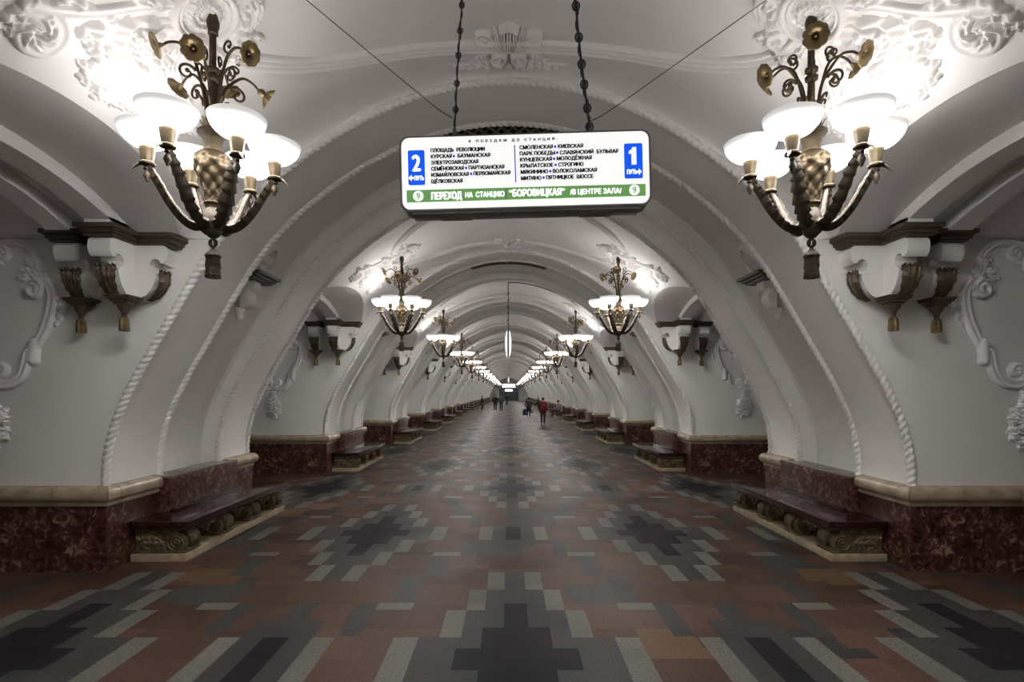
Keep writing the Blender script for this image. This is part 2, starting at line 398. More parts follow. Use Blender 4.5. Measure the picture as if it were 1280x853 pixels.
# ---- a pier with its arch over the hall (both ribs and the recess between them)
def pier_mesh():
    m = MB(); t = np.linspace(float(t_of_z(.55)), PI-float(t_of_z(.55)), 150)
    sec = [(0, 0), (.88, 0), (.885, .005), (.89, .20), (.92, .235), (.97, .245), (L-.97, .245), (L-.92, .235), (L-.89, .20), (L-.885, .005), (L-.88, 0), (L, 0)]
    pts = []
    for u, o in sec:
        x, z = prof(t, o); pts.append(np.stack([x, np.full_like(x, u), z], 1))
    m.grid(np.array(pts))
    zz = np.linspace(0, ZSPR+.12, 40)
    xs = np.array([x_of_z(z) if z > .55 else x_of_z(.55) for z in zz])
    for sx in (1, -1):
        for u in (0, L):
            g = np.stack([np.stack([sx*(xs+(XOUT-xs)*k), np.full_like(xs, u), zz], 1) for k in (0, .25, .5, .75, 1)])
            m.grid(g)
        x = sx*XOUT; m.add([(x, 0, 0), (x, L, 0), (x, L, 6), (x, 0, 6)], [(0, 1, 2, 3)])
    return m
pier = pier_mesh().build('wall_arch', M['pier'], angle=30); tag(pier, kind='structure')
def rope_mesh(seg=12, per=7):
    pitch = .075; t = np.linspace(float(t_of_z(.86)), PI-float(t_of_z(.86)), 3000)
    x, z = base(t); s = np.concatenate([[0], np.cumsum(np.hypot(np.diff(x), np.diff(z)))])
    n = int(s[-1]/pitch)*per; u = np.linspace(0, s[-1], n); tt = np.interp(u, s, t); x, z = base(tt); nx, nz = nrm(tt)
    a = np.linspace(0, 2*PI, seg, endpoint=False); A, U = np.meshgrid(a, u); ph = A-PI*U/pitch
    r = .047*(.50+.50*np.abs(np.cos(ph))**.55)
    ca, sa = r*np.cos(A), r*np.sin(A)
    pts = np.stack([x[:, None]+nx[:, None]*ca, sa, z[:, None]+nz[:, None]*ca], -1)
    m = MB(); m.grid(pts, close_v=True); return m
rope = rope_mesh().build('trim_rope', M['pier'], angle=80); tag(rope, kind='structure')
# ---- bay vault, cut by the passage vaults on both sides
def hh(e):
    e = np.abs(e); return np.where(e < HSPAN, ZSPR+ZRISE*(1-np.clip(e/HSPAN, 0, 1)**2.2), ZSPR)
def bay_mesh():
    m = MB(); et = np.concatenate([np.linspace(-HB, -HB+.5, 26)[:-1], np.linspace(-HB+.5, HB-.5, 40), np.linspace(HB-.5, HB, 26)[1:]])
    tg = np.linspace(.2, PI/2, 1500); cols = []; edge = []
    for e in et:
        x, z = vault(tg, e); t0 = float(np.interp(float(hh(e)), z, tg)); u = np.linspace(0, 1, 70)
        tt = np.concatenate([t0+(PI/2-t0)*u, (PI-t0)-(PI/2-t0)*u[::-1][1:]]); x, z = vault(tt, e)
        cols.append(np.stack([x, np.full_like(x, e), z], 1)); edge.append((x[0], z[0]))
    m.grid(np.array(cols))
    edge = np.array(edge)
    for sx in (1, -1):           # passage soffit
        g = np.stack([np.stack([sx*(edge[:, 0]+(XOUT-edge[:, 0])*k), et, edge[:, 1]], 1) for k in (0, .33, .66, 1)]); m.grid(g)
        for x0, x1 in ((3.86, 4.10), (4.36, 4.60), (5.75, 5.99)):    # arch ribs of the passage
            ee = np.linspace(-HSPAN, HSPAN, 60); top = hh(ee)
            nxy = np.stack([np.gradient(top, ee), -np.ones_like(ee)], 1); nxy /= np.linalg.norm(nxy, axis=1)[:, None]
            lo_e = ee+nxy[:, 0]*.12; lo_z = top+nxy[:, 1]*.12
            g = np.stack([np.stack([np.full(60, sx*x0), ee, top+.02], 1), np.stack([np.full(60, sx*x0), lo_e, lo_z], 1), np.stack([np.full(60, sx*x1), lo_e, lo_z], 1), np.stack([np.full(60, sx*x1), ee, top+.02], 1)])
            m.grid(g)
    return m
bay = bay_mesh().build('ceiling', M['plaster'], angle=30); tag(bay, kind='structure')
# ---- triple moulding lines on the vault
def vmap(A, B, Z):
    t = t_of_b(B); x, z = vault(t, A, Z); return np.stack([x, A, z], -1)
def moulding_mesh():
    m = MB(); half = [(.50, 2.32), (.66, 2.22), (.94, 1.92), (1.15, 1.51), (1.30, 1.06), (1.41, .6), (1.45, .25)]
    full = spline(half+[(1.46, 0)]+[(a, -b) for a, b in reversed(half)], 160)
    tn = np.gradient(full, axis=0); tn /= np.linalg.norm(tn, axis=1)[:, None]; nn = np.stack([-tn[:, 1], tn[:, 0]], 1)
    offs = np.linspace(-.085, .085, 31); hs = .004+.044*np.abs(np.cos(offs/.085*1.5*PI))**.7*(np.abs(offs) < .083); hs[0] = hs[-1] = -.01
    for s in (1, -1):
        g = []
        for o, h in zip(offs, hs):
            q = full+nn*o; g.append(vmap(s*q[:, 0], q[:, 1], np.full(len(q), h)))
        m.grid(np.array(g))
    return m
mould = moulding_mesh().build('trim_moulding', M['relief'], angle=60); tag(mould, kind='structure')
# ---- marble plinth and beige ledge of one pier side (right hand; mirrored for the left)
XPL, YPL = 4.25, -.07
BR0, BR1 = .76, 2.40                 # bench back panel along the pier
def plinth_mesh():
    m = MB(); zt = .725
    m.box(((XPL+XOUT)/2, L/2, zt/2), (XOUT-XPL, L-2*YPL, zt))
    for x in (4.9, 5.8): 
        for y in (YPL-.001, L-YPL+.001): m.box((x, y, zt/2), (.006, .003, zt))
    return m
plinth = plinth_mesh().build('baseboard_right', M['marble'], smooth=False); tag(plinth, kind='structure')
def ledge_mesh():
    m = MB(); sec = [(-.10, .905), (-.02, .905), (.03, .897), (.060, .872), (.075, .835), (.072, .79), (.052, .757), (.025, .742), (.022, .70), (-.05, .70)]
    def run(path):       # (x, y, outward normal or mitre)
        for i in range(len(path)-1):
            (xa, ya, na), (xb, yb, nb) = path[i], path[i+1]; ln = math.hypot(xb-xa, yb-ya); k = max(1, round(ln/.62))
            for j in range(k):
                f0, f1 = j/k+.002/ln, (j+1)/k-.002/ln; g = []
                for f in (f0, f1):
                    x, y = xa+(xb-xa)*f, ya+(yb-ya)*f; n_ = (na if f < .5/k else nb) if False else (na[0]+(nb[0]-na[0])*f, na[1]+(nb[1]-na[1])*f)
                    g.append([(x+n_[0]*d, y+n_[1]*d, z) for d, z in sec])
                o = m.n; m.grid(np.array(g)); q = len(sec)
                m.f += [tuple(o+a for a in range(q)), tuple(o+q+a for a in reversed(range(q)))]; m.m += [0, 0]
    c = (XPL, YPL); d = (XPL, L-YPL); A = (0, -1); B = (-1, 0); Cc = (0, 1)
    run([(XOUT, c[1], A), (c[0], c[1], (-1, -1))]); run([(c[0], c[1], (-1, -1)), (c[0]-0, c[1]+.0001+.35, B)]) if False else None
    run([(c[0], c[1], (-1, -1)), (c[0], c[1]+.12, B)]); run([(c[0], c[1]+.12, B), (c[0], BR0+.02, B)])
    run([(c[0], BR1-.02, B), (c[0], d[1]-.12, B)]); run([(c[0], d[1]-.12, B), (c[0], d[1], (-1, 1))]); run([(d[0], d[1], (-1, 1)), (XOUT, d[1], Cc)])
    return m
ledge = ledge_mesh().build('trim_ledge', M['ledge'], angle=50); tag(ledge, kind='structure')

def put(o, loc, sx=1, first=None, name=None):
    c = o if first else o.copy()
    if not first: COL.objects.link(c)
    c.location = loc; c.scale.x = sx
    if name: c.name = name
    return c
used = set()
def place(o, loc, sx=1, name=None):
    f = o.name not in used and id(o) not in used
    if f: used.add(id(o))
    return put(o, loc, sx, f, name)
PIERS = list(range(-2, NB)); BAYS = list(range(-1, NB))
for n in PIERS:
    y = YA+n*P
    place(pier, (0, y, 0))
    for u in (0, .88, L-.88, L): place(rope, (0, y+u, 0))
    for sx in (1, -1):
        place(plinth, (0, y, 0), sx, None if sx > 0 else 'baseboard_left'); place(ledge, (0, y, 0), sx)
for n in BAYS: place(bay, (0, YC+n*P, 0)); place(mould, (0, YC+n*P, 0))
# ---- platform halls beyond the passages, end wall, added back closure
for sx in (1, -1):
    t = np.linspace(-.12, PI*.62, 30); x = sx*(XOUT+1.2+2.6*np.cos(t)); z = .6+3.9*np.sin(t); z[0] = 0
    g = np.stack([np.stack([x, np.full_like(x, y), z], 1) for y in np.linspace(YBACK, YEND, 20)])
    m = MB(); m.grid(g); tag(m.build('wall_platform_'+SIDE[sx], M['pier']), kind='structure')
m = MB()
for y in (YBACK,): m.box((0, y, 3), (24, .2, 6.4))
tag(m.build('back_closure', M['pier'], smooth=False), kind='structure')  # unseen closing wall behind the camera, added to stop light leaking
m = MB(); m.box((0, YEND+.6, 4.6), (24, .2, 3.6)); m.box((-7.1, YEND+.6, 1.4), (9.8, .2, 2.8)); m.box((7.1, YEND+.6, 1.4), (9.8, .2, 2.8))
tag(m.build('wall_end', M['pier'], smooth=False), kind='structure')
# ---- glazed doors and lit boards at the far end
d = empty('door_1', (0, YEND+.6, 0)); d['kind'] = 'structure'
for k in range(4):
    x = -1.65+1.1*k; m = MB()
    for dx in (-.5, .5): m.box((x+dx, 0, 1.3), (.1, .12, 2.6))
    for z in (.06, 1.0, 2.2, 2.6): m.box((x, 0, z), (1.1, .1, .12))
    f = m.build('door_frame', M['door_frame'], d, smooth=False)
    g = MB().box((x, 0, 1.3), (1.0, .02, 2.5)).build('glass', M['door_glass'], d, smooth=False)
for nm, (x, y, z, w, h, lab) in {'a': (.0, YEND-2.2, 3.42, 2.9, .85, 'wide white lit board across the hall just before the far end doors'),
                                 'b': (.0, YEND+.385, 2.42, 1.75, .52, 'small white lit board right above the far end doors')}.items():
    o = empty('lit_board', (x, y, z), lab, 'sign')
    MB().box((0, 0, 0), (w, .22, h), bev=.05).build('casing', M['steel'], o)
    MB().box((0, -.115, 0), (w-.08, .02, h-.08)).build('lit_panel', M['end_light'], o, smooth=False)
    if nm == 'a':
        for dx in (-1, 1): MB().tube([(dx, 0, h/2-.05), (dx, 0, 5.2-z)], .012, 6).build('hanger', M['wire'], o)

# ================================================================== CHANDELIERS
def fluted(n, k): return lambda a, z: 1+k*np.cos(n*a)
def chandelier_parts(lod, phi):
    """list of (name, MB, material key, parent index or None); z measured from the tassel's lowest point (2.73 m above the floor)"""
    sg = 20 if lod == 0 else 8; out = []
    def add(name, mb, mk, par=None): out.append((name, mb, mk, par)); return len(out)-1
    Z = lambda z: z-2.73
    # ceiling cup, rod, collars
    m = MB().lathe([(.022, Z(4.49)), (.036, Z(4.50)), (.033, Z(4.525)), (.042, Z(4.555)), (.044, Z(4.585)), (.03, Z(4.635))], sg); add('ceiling_cup', m, 'brass')
    m = MB().lathe([(.024, Z(3.76)), (.022, Z(4.51))], 10 if lod == 0 else 6, mod=fluted(5, .12) if lod == 0 else None)
    for z in (4.18, 4.24): m.lathe([(.02, Z(z)-.03), (.042, Z(z)-.015), (.045, Z(z)+.01), (.02, Z(z)+.03)], 12 if lod == 0 else 6)
    add('rod', m, 'bronze')
    # urn and cup
    urn = [(.045, Z(3.225)), (.05, Z(3.25)), (.062, Z(3.27)), (.05, Z(3.285)), (.058, Z(3.33)), (.074, Z(3.40)), (.098, Z(3.46)), (.122, Z(3.52)), (.128, Z(3.555)), (.118, Z(3.60)), (.085, Z(3.635)), (.06, Z(3.645))]
    if lod == 0:
        u = spline(urn, 70); m = MB().lathe(u, 96, mod=lambda a, z: 1+.085*np.cos(6*a)*np.sin((z-.60)*62)*(z > .58)*(z < .90)+.05*(np.abs(np.cos(6*a+1.3*np.sin(z*62)))**.5-.6)*(z > .58)*(z < .9)-.07*(np.cos(10*a) > .5)*(np.sin(z*120) > -.3)*(z < .66)*(z > .54))
    else: m = MB().lathe(urn, 8)
    add('urn', m, 'bronze')
    cup = [(.055, Z(3.64)), (.06, Z(3.66)), (.058, Z(3.70)), (.072, Z(3.745)), (.098, Z(3.765)), (.103, Z(3.78)), (.098, Z(3.79)), (.03, Z(3.795))]
    c = add('cup', MB().lathe(cup, 32 if lod == 0 else 8, mod=fluted(16, .03) if lod == 0 else None), 'brass')
    if lod == 0:
        m = MB()
        for k in range(10):
            a = k*2*PI/10; ca, sa = math.cos(a), math.sin(a); g = []
            for t in np.linspace(0, 1, 6):
                r = .05+.022*t+.02*t*t; w = .024*math.sin(PI*min(.93, t*.8+.2)); z = Z(3.785)+.085*t
                g.append([(r*ca-w*s*sa, r*sa+w*s*ca, z-.004*abs(s)) for s in (-1, -.4, 0, .4, 1)])
            m.grid(np.array(g))
        add('leaf_crown', m, 'brass', c)
    # hub, link, tassel
    m = MB().lathe([(.05, Z(3.06)), (.07, Z(3.085)), (.072, Z(3.16)), (.06, Z(3.20)), (.05, Z(3.23))], 8).lathe([(.004, Z(3.015)), (.03, Z(3.025)), (.052, Z(3.05)), (.058, Z(3.075)), (.05, Z(3.09))], sg)
    add('hub', m, 'dark_bronze')
    m = MB().tube([(.028*math.cos(a), 0, Z(2.985)+.028*math.sin(a)) for a in np.linspace(0, 2*PI, 13)], .008, 6).tube([(0, .02*math.cos(a), Z(2.985)+.035*math.sin(a)) for a in np.linspace(0, 2*PI, 13)], .006, 6)
    m.lathe([(.012, Z(2.945)), (.012, Z(2.955))], 8); li = add('link', m, 'dark_bronze')
    ts = [(.008, Z(2.95)), (.02, Z(2.935)), (.05, Z(2.90)), (.054, Z(2.885)), (.046, Z(2.88)), (.048, Z(2.76)), (.052, Z(2.745)), (.046, Z(2.73))]
    if lod == 0: m = MB().lathe(spline(ts, 60), 40, mod=lambda a, z: 1+np.where(z < .155, .10*np.cos(8*a)+.07*np.sin(z*300+np.abs(np.sin(4*a))*3), 0))
    else: m = MB().lathe(ts, 8)
    add('tassel', m, 'dark_bronze')
    # six arms with candle cups and bowls
    for k in range(6):
        a = phi-PI/2+k*PI/3; ca, sa = math.cos(a), math.sin(a); R = .41
        pr = spline([(.055, Z(3.125)), (.11, Z(3.10)), (.18, Z(3.14)), (.26, Z(3.245)), (.33, Z(3.375)), (.378, Z(3.458)), (R, Z(3.495))], 30 if lod == 0 else 7)
        path = np.stack([pr[:, 0]*ca, pr[:, 0]*sa, pr[:, 1]], 1)
        m = MB(); n = len(path); rad = np.interp(np.linspace(0, 1, n), [0, .2, 1], [.03, .024, .015])
        if lod == 0:
            m.tube(path, rad*(1+.12*np.sin(np.arange(n)*2.1)), 8)
            # serrated acanthus leaf laid along the outer side of the arm
            tg = np.gradient(pr, axis=0); tg /= np.linalg.norm(tg, axis=1)[:, None]; g = []; Nn = 60
            for j in range(Nn):
                t = j/(Nn-1); q = np.array([np.interp(t, np.linspace(0, 1, n), pr[:, c_]) for c_ in (0, 1)]); tt = np.array([np.interp(t, np.linspace(0, 1, n), tg[:, c_]) for c_ in (0, 1)])
                no = np.array([tt[1], -tt[0]]); w = .060*(math.sin(PI*min(.97, .12+.85*t)))**.6*(1-.35*((t*11) % 1)); row = []
                for s_ in (-1, -.55, 0, .55, 1):
                    p = q+no*(.022+.016*(1-abs(s_))-.030*s_*s_); row.append((p[0]*ca-w*s_*sa, p[0]*sa+w*s_*ca, p[1]))
                g.append(row)
            m.grid(np.array(g))
            tip = spline([(R-.01, Z(3.49)), (R+.035, Z(3.505)), (R+.075, Z(3.48)), (R+.095, Z(3.455))], 10)
            m.tube(np.stack([tip[:, 0]*ca, tip[:, 0]*sa, tip[:, 1]], 1), np.linspace(.02, .004, 10), 8)
        else: m.tube(path, rad*1.5, 5, cap=False)
        ar = add('arm', m, 'dark_bronze'); cx, cy = R*ca, R*sa
        so = [(.02, Z(3.485)), (.05, Z(3.497)), (.052, Z(3.508)), (.036, Z(3.52)), (.037, Z(3.56)), (.048, Z(3.60)), (.054, Z(3.612)), (.052, Z(3.625)), (.03, Z(3.628))]
        add('candle_cup', MB().lathe(so, 24 if lod == 0 else 6, (cx, cy, 0), mod=(lambda a_, z: 1+.20*np.abs(np.sin(4*a_+z*30))*((z > .80)*(z < .86))) if lod == 0 else None), 'brass', ar)
        pe = [(.006, Z(3.375)), (.012, Z(3.39)), (.026, Z(3.42)), (.02, Z(3.445)), (.012, Z(3.455)), (.02, Z(3.468)), (.012, Z(3.49))]
        add('pendant', MB().lathe(pe, 12 if lod == 0 else 5, (cx, cy, 0)), 'dark_bronze', ar)
        bo = [(.03, Z(3.618)), (.072, Z(3.626)), (.118, Z(3.648)), (.156, Z(3.684)), (.178, Z(3.72)), (.188, Z(3.752)), (.184, Z(3.754))]
        bo = spline(bo, 16) if lod == 0 else np.array(bo); bi = bo*[.965, 1]+[0, .006]; bs_ = 32 if lod == 0 else 10
        m = MB().lathe(bo, bs_, (cx, cy, 0), cap=False).lathe(bi, bs_, (cx, cy, 0), 1, cap=False); m.lathe([bo[-1], bo[-1]*[.985, 1]+[0, .006], bi[-1]], bs_, (cx, cy, 0), 0, cap=False)
        add('glass_bowl', m, 'bowl', ar)
    # flower stems round the rod
    for k in range(6):
        a = phi-PI/2+.35+k*PI/3; ca, sa = math.cos(a), math.sin(a); hi = .05*((k % 2)*2-1)
        pr = spline([(.035, Z(3.80)), (.045, Z(3.95)), (.07, Z(4.10)), (.125, Z(4.235+hi)), (.20, Z(4.30+hi)), (.27, Z(4.285+hi)), (.31, Z(4.25+hi))], 24 if lod == 0 else 6)
        T3 = lambda q: np.stack([np.asarray(q)[:, 0]*ca, np.asarray(q)[:, 0]*sa, np.asarray(q)[:, 1]], 1)
        m = MB().tube(T3(pr), np.linspace(.013, .008, len(pr)), 8 if lod == 0 else 4, cap=lod == 0)
        if lod == 0:
            s1 = spiral((.165, Z(4.135+hi*.6)), .062, .014, PI*.85, -1.15, 26); m.tube(T3(s1), np.linspace(.010, .007, 26), 6); m.sphere(T3([s1[-1]])[0], .016, 8, 5)
            s2 = spiral((.15, Z(4.335+hi)), .05, .012, -PI*.6, -.9, 22); m.tube(T3(s2), np.linspace(.009, .006, 22), 6); m.sphere(T3([s2[-1]])[0], .013, 8, 5)
            s3 = spline([(.045, Z(3.96)), (.08, Z(4.02)), (.105, Z(4.03)), (.10, Z(4.00))], 12); m.tube(T3(s3), np.linspace(.012, .006, 12), 6)
        st = add('stem', m, 'bronze')
        # trumpet flower facing out and down
        seg = 40 if lod == 0 else 8; fp = [(.006, 0), (.014, .018), (.018, .035), (.03, .052), (.058, .066), (.078, .064), (.081, .058)]
        if k == 2: fp = [(.006, 0), (.02, .012), (.03, .03), (.022, .055), (.05, .075), (.062, .10)]
        fl = MB().lathe(fp, seg, cap=False, mod=(lambda q, z: 1+.16*(np.abs(np.cos(4.5*q))**.5-.7)*np.clip(z/.06, 0, 1)) if lod == 0 and k != 2 else ((lambda q, z: 1+.45*np.cos(5*q)*np.clip((z-.04)/.06, 0, 1)) if lod == 0 else None))
        if lod == 0: fl.sphere((0, 0, .035), (.014, .014, .02), 8, 5)
        dr = Vector((ca*.86, sa*.86, -.42)).normalized(); mt = Matrix.Translation(Vector((pr[-1][0]*ca, pr[-1][0]*sa, pr[-1][1]))-dr*.01) @ dr.to_track_quat('Z', 'Y').to_matrix().to_4x4()
        add('flower', fl.xform(mt), 'petal', st)
    return out
XC, CH_GROUP = 2.17, 'bronze chandeliers along the hall'
def set_glow(o):
    z = np.array([v.co.z for v in o.data.vertices]); t = np.clip((z-.888)/.135, 0, 1)
    at = o.data.attributes.new('glow', 'FLOAT', 'POINT'); at.data.foreach_set('value', (.0035+.9965*(1-t)**4).astype(np.float32)); return o
def chandelier(lod, phi):
    root = empty('chandelier'); ps = chandelier_parts(lod, phi)
    if lod == 0:
        objs = []
        for nm, mb, mk, par in ps:
            objs.append(mb.build(nm, [M['bowl'], M['bowl_in']] if mk == 'bowl' else M[mk], objs[par] if par is not None else root, angle=50))
            if mk == 'bowl': set_glow(objs[-1])
    else:
        keys = ['bronze', 'brass', 'dark_bronze', 'petal']; m = MB(); g = MB()
        for nm, mb, mk, par in ps:
            (g if mk == 'bowl' else m).merge(mb, mi=None if mk == 'bowl' else keys.index(mk))
        m.build('frame', [M[k] for k in keys], root, angle=60); set_glow(g.build('glass_bowls', [M['bowl'], M['bowl_in']], root, angle=60))
    for k in range(6):
        a = phi-PI/2+k*PI/3
        ld = bpy.data.lights.new('bulb', 'POINT') if not CH_LIGHT else CH_LIGHT[0]
        if not CH_LIGHT: CH_LIGHT.append(ld); ld.energy = BULB_POWER; ld.color = LAMP_COL; ld.shadow_soft_size = .05
        lo = bpy.data.objects.new('bulb', ld); COL.objects.link(lo); lo.parent = root; lo.location = (.41*math.cos(a), .41*math.sin(a), 3.72-2.73)
    return root
CH_LIGHT = []
near = {-1: chandelier(0, math.radians(-11)), 1: chandelier(0, math.radians(15))}
lows = chandelier(1, .1); lows_used = False
for n in [0, 1, 2, 3, 4]+list(range(5, NB))+[-1]:
    for sx in (-1, 1):
        if n == 0: c = near[sx]
        elif 0 < n < 5: c = copy_tree(near[sx])
        else:
            c = lows if not lows_used else copy_tree(lows); lows_used = True
        c.location = (sx*XC+.025, YC+.04+n*P, 2.73)
        if 0 < n < 5: c.rotation_euler.z = (.16, -.22, .3, .1)[n-1]*sx
        w = ORD[n] if n >= 0 else None
        tag(c, f'{w} bronze chandelier of white glass bowls from the front in the {SIDE[sx]} row' if w else f'bronze chandelier of white glass bowls unseen behind the camera, {SIDE[sx]} row', 'chandelier', CH_GROUP)

# ================================================================== PLASTER RELIEFS ON THE VAULT (right hand side; mirrored for the left)
BROS = 2.33
def fan(c, a0, n, ln, w, sp=.5, h=.05):
    out = []
    for i in range(n):
        a = a0+(i-(n-1)/2)*sp; q = ln*(1-.12*abs(i-(n-1)/2))
        p = [(c[0]+q*f*math.cos(a+.25*f*np.sign(i-(n-1)/2)), c[1]+q*f*math.sin(a+.25*f*np.sign(i-(n-1)/2))) for f in (0, .4, .75, 1)]
        out.append(('leaf', spline(p, 10), w, h, 3))
    return out
def vault_strokes():
    S = []; side = []
    # long stem from the rosette ending in a spiral acanthus swirl
    st = spline([(-.12, 2.36), (-.30, 2.60), (-.46, 2.86), (-.60, 3.00), (-.72, 3.10)], 24)
    sp = spiral((-.60, 3.20), .17, .035, PI+.62, 1.25, 40)
    side.append(('tube', np.concatenate([st, sp]), [.03, .045, .06, .06, .05, .03], .05, .02))
    for j in range(7):     # long curved blades of the swirl
        a = PI+.9-j*2*PI/7; c = (-.60, 3.20); q = [(r_, a-k_) for r_, k_ in ((.02, 0), (.055, .25), (.095, .75), (.13, 1.3), (.15, 1.9))]
        side.append(('leaf', spline([(c[0]+r_*math.cos(k_), c[1]+r_*math.sin(k_)) for r_, k_ in q], 18), .042, .075, 1))
    for t, ln, sgn in ((.18, .24, 1), (.36, .26, -1), (.52, .28, 1), (.70, .26, -1), (.84, .24, 1), (.97, .22, -1)):   # leaves off the stem
        i = int(t*23); d_ = st[min(i+1, 23)]-st[i]; d_ /= np.linalg.norm(d_); n_ = np.array([-d_[1], d_[0]])*sgn; p = st[i]
        side.append(('leaf', spline([p, p+d_*ln*.45+n_*ln*.22, p+d_*ln*.8+n_*ln*.52, p+d_*ln*.85+n_*ln*.75], 12), .062, .055, 4))
    # broad leaf between stem and basket
    side += [('leaf', spline([(-.06, 2.52), (-.16, 2.68), (-.30, 2.86), (-.40, 3.00), (-.36, 3.06)], 16), .10, .06, 5), ('leaf', spline([(-.05, 2.55), (-.09, 2.74), (-.19, 2.92), (-.28, 3.02)], 14), .085, .055, 5),
             ('tube', np.array(spiral((-.25, 2.98), .07, .02, 0, 1.2, 24)), .022, .04)]
    # fans by the ends of the moulding, C-scroll round the rosette
    side += fan((-.26, 2.26), -PI*.62, 6, .30, .055, .42, .06)+[('tube', spiral((-.33, 2.24), .10, .025, PI*.4, 1.2, 26), .03, .055), ('tube', spline([(-.28, 2.10), (-.20, 1.98), (-.06, 1.95), (0, 1.99)], 16), .035, .05, .02)]
    side += [('leaf', spline([(-.20, 2.42), (-.34, 2.45), (-.46, 2.40), (-.50, 2.32)], 12), .06, .05, 4), ('leaf', spline([(-.18, 2.46), (-.30, 2.56), (-.44, 2.56)], 10), .06, .05, 4)]
    S += side+mirror(side)
    S += fan((0, 2.08), -PI/2, 5, .26, .06, .5, .06)
    # rosette: rings and a whorl of leaves round the rod
    S += [('ring', (0, BROS), .215, .028, .055), ('ring', (0, BROS), .175, .014, .04), ('dome', (0, BROS), .165, .165, 0, .01)]
    for i in range(16):
        a = i*2*PI/16; S.append(('leaf', spline([(.04*math.cos(a), BROS+.04*math.sin(a)), (.09*math.cos(a), BROS+.09*math.sin(a)), (.155*math.cos(a+.12), BROS+.155*math.sin(a+.12))], 6), .033, .05, 2))
    # flower and fruit basket
    S += bunch((0, 2.97), .30, .30, 34, 5, .085, 11)
    for q in [(-.20, 3.20), (.20, 3.20), (-.02, 3.26)]:
        for i in range(9):
            a = i*2.4; r = .018*math.sqrt(i); S.append(('dome', (q[0]+r*math.cos(a)*1.2, q[1]+r*math.sin(a)*1.5), .021, .021, 0, .05))
    for i in range(7):
        a = PI/2+(i-3)*.42; S.append(('leaf', spline([(.22*math.cos(a), 2.97+.22*math.sin(a)), (.31*math.cos(a), 2.97+.31*math.sin(a)), (.38*math.cos(a+.1), 2.97+.36*math.sin(a+.1))], 6), .05, .05, 3))
    return S
def pmap(A, B, Z):
    p = vmap(A, np.asarray(B), Z); return p
vr = relief_mb(vault_strokes(), -1.0, 1.0, 1.78, 3.42, .0075, pmap).build('ceiling_relief', M['relief'], angle=70)
def crown_strokes():
    side = [('tube', spline([(1.50, -.10), (1.40, -.15), (1.30, -.20), (1.27, -.27)], 12), [.05, .075, .085, .06], .075, .03),
            ('tube', spiral((1.60, -.11), .085, .025, -.6, 1.3, 30), .026, .075), ('leaf', spline([(1.66, -.06), (1.71, -.18), (1.69, -.32), (1.64, -.42)], 14), .075, .055, 5),
            ('leaf', spline([(1.69, -.22), (1.73, -.36), (1.71, -.50), (1.66, -.62)], 14), .055, .04, 5), ('leaf', spline([(1.62, -.20), (1.60, -.28), (1.64, -.36)], 10), .05, .05, 4),
            ('leaf', spline([(1.73, -.04), (1.77, -.14), (1.76, -.26)], 10), .04, .045, 4), ('tube', spline([(1.34, -.11), (1.36, -.22), (1.34, -.30)], 10), .03, .08)]
    S = side+mirror(side, 1)
    for i in range(5):
        b = (i-2)*.042; S.append(('leaf', spline([(1.52, b*.25), (1.36, b), (1.22, b*1.5), (1.17+abs(b)*.5, b*1.7)], 12), .038, .10, 2))
    S += [('dome', (1.74, 0), .05, .04, 0, .05), ('tube', spline([(1.18, -.08), (1.14, 0), (1.18, .08)], 9), .02, .09)]
    return S
cr = relief_mb(crown_strokes(), 1.05, 1.86, -.72, .72, .006, pmap).build('crown_ornament', M['relief'], angle=70)
for n in BAYS[1:]:
    for sx in (-1, 1):
        o = place(vr, (0, YC+n*P, 0), sx); tag(o, f'plaster scrolls and flower basket on the vault at the {ORD[n]} chandelier, {SIDE[sx]} side', 'plaster relief', 'vault reliefs round the chandeliers')
    o = place(cr, (0, YC+n*P, 0)); tag(o, f'white plaster shell crest at the crown before the {ORD[n]} arch from the front', 'plaster crest', 'shell crests along the crown')

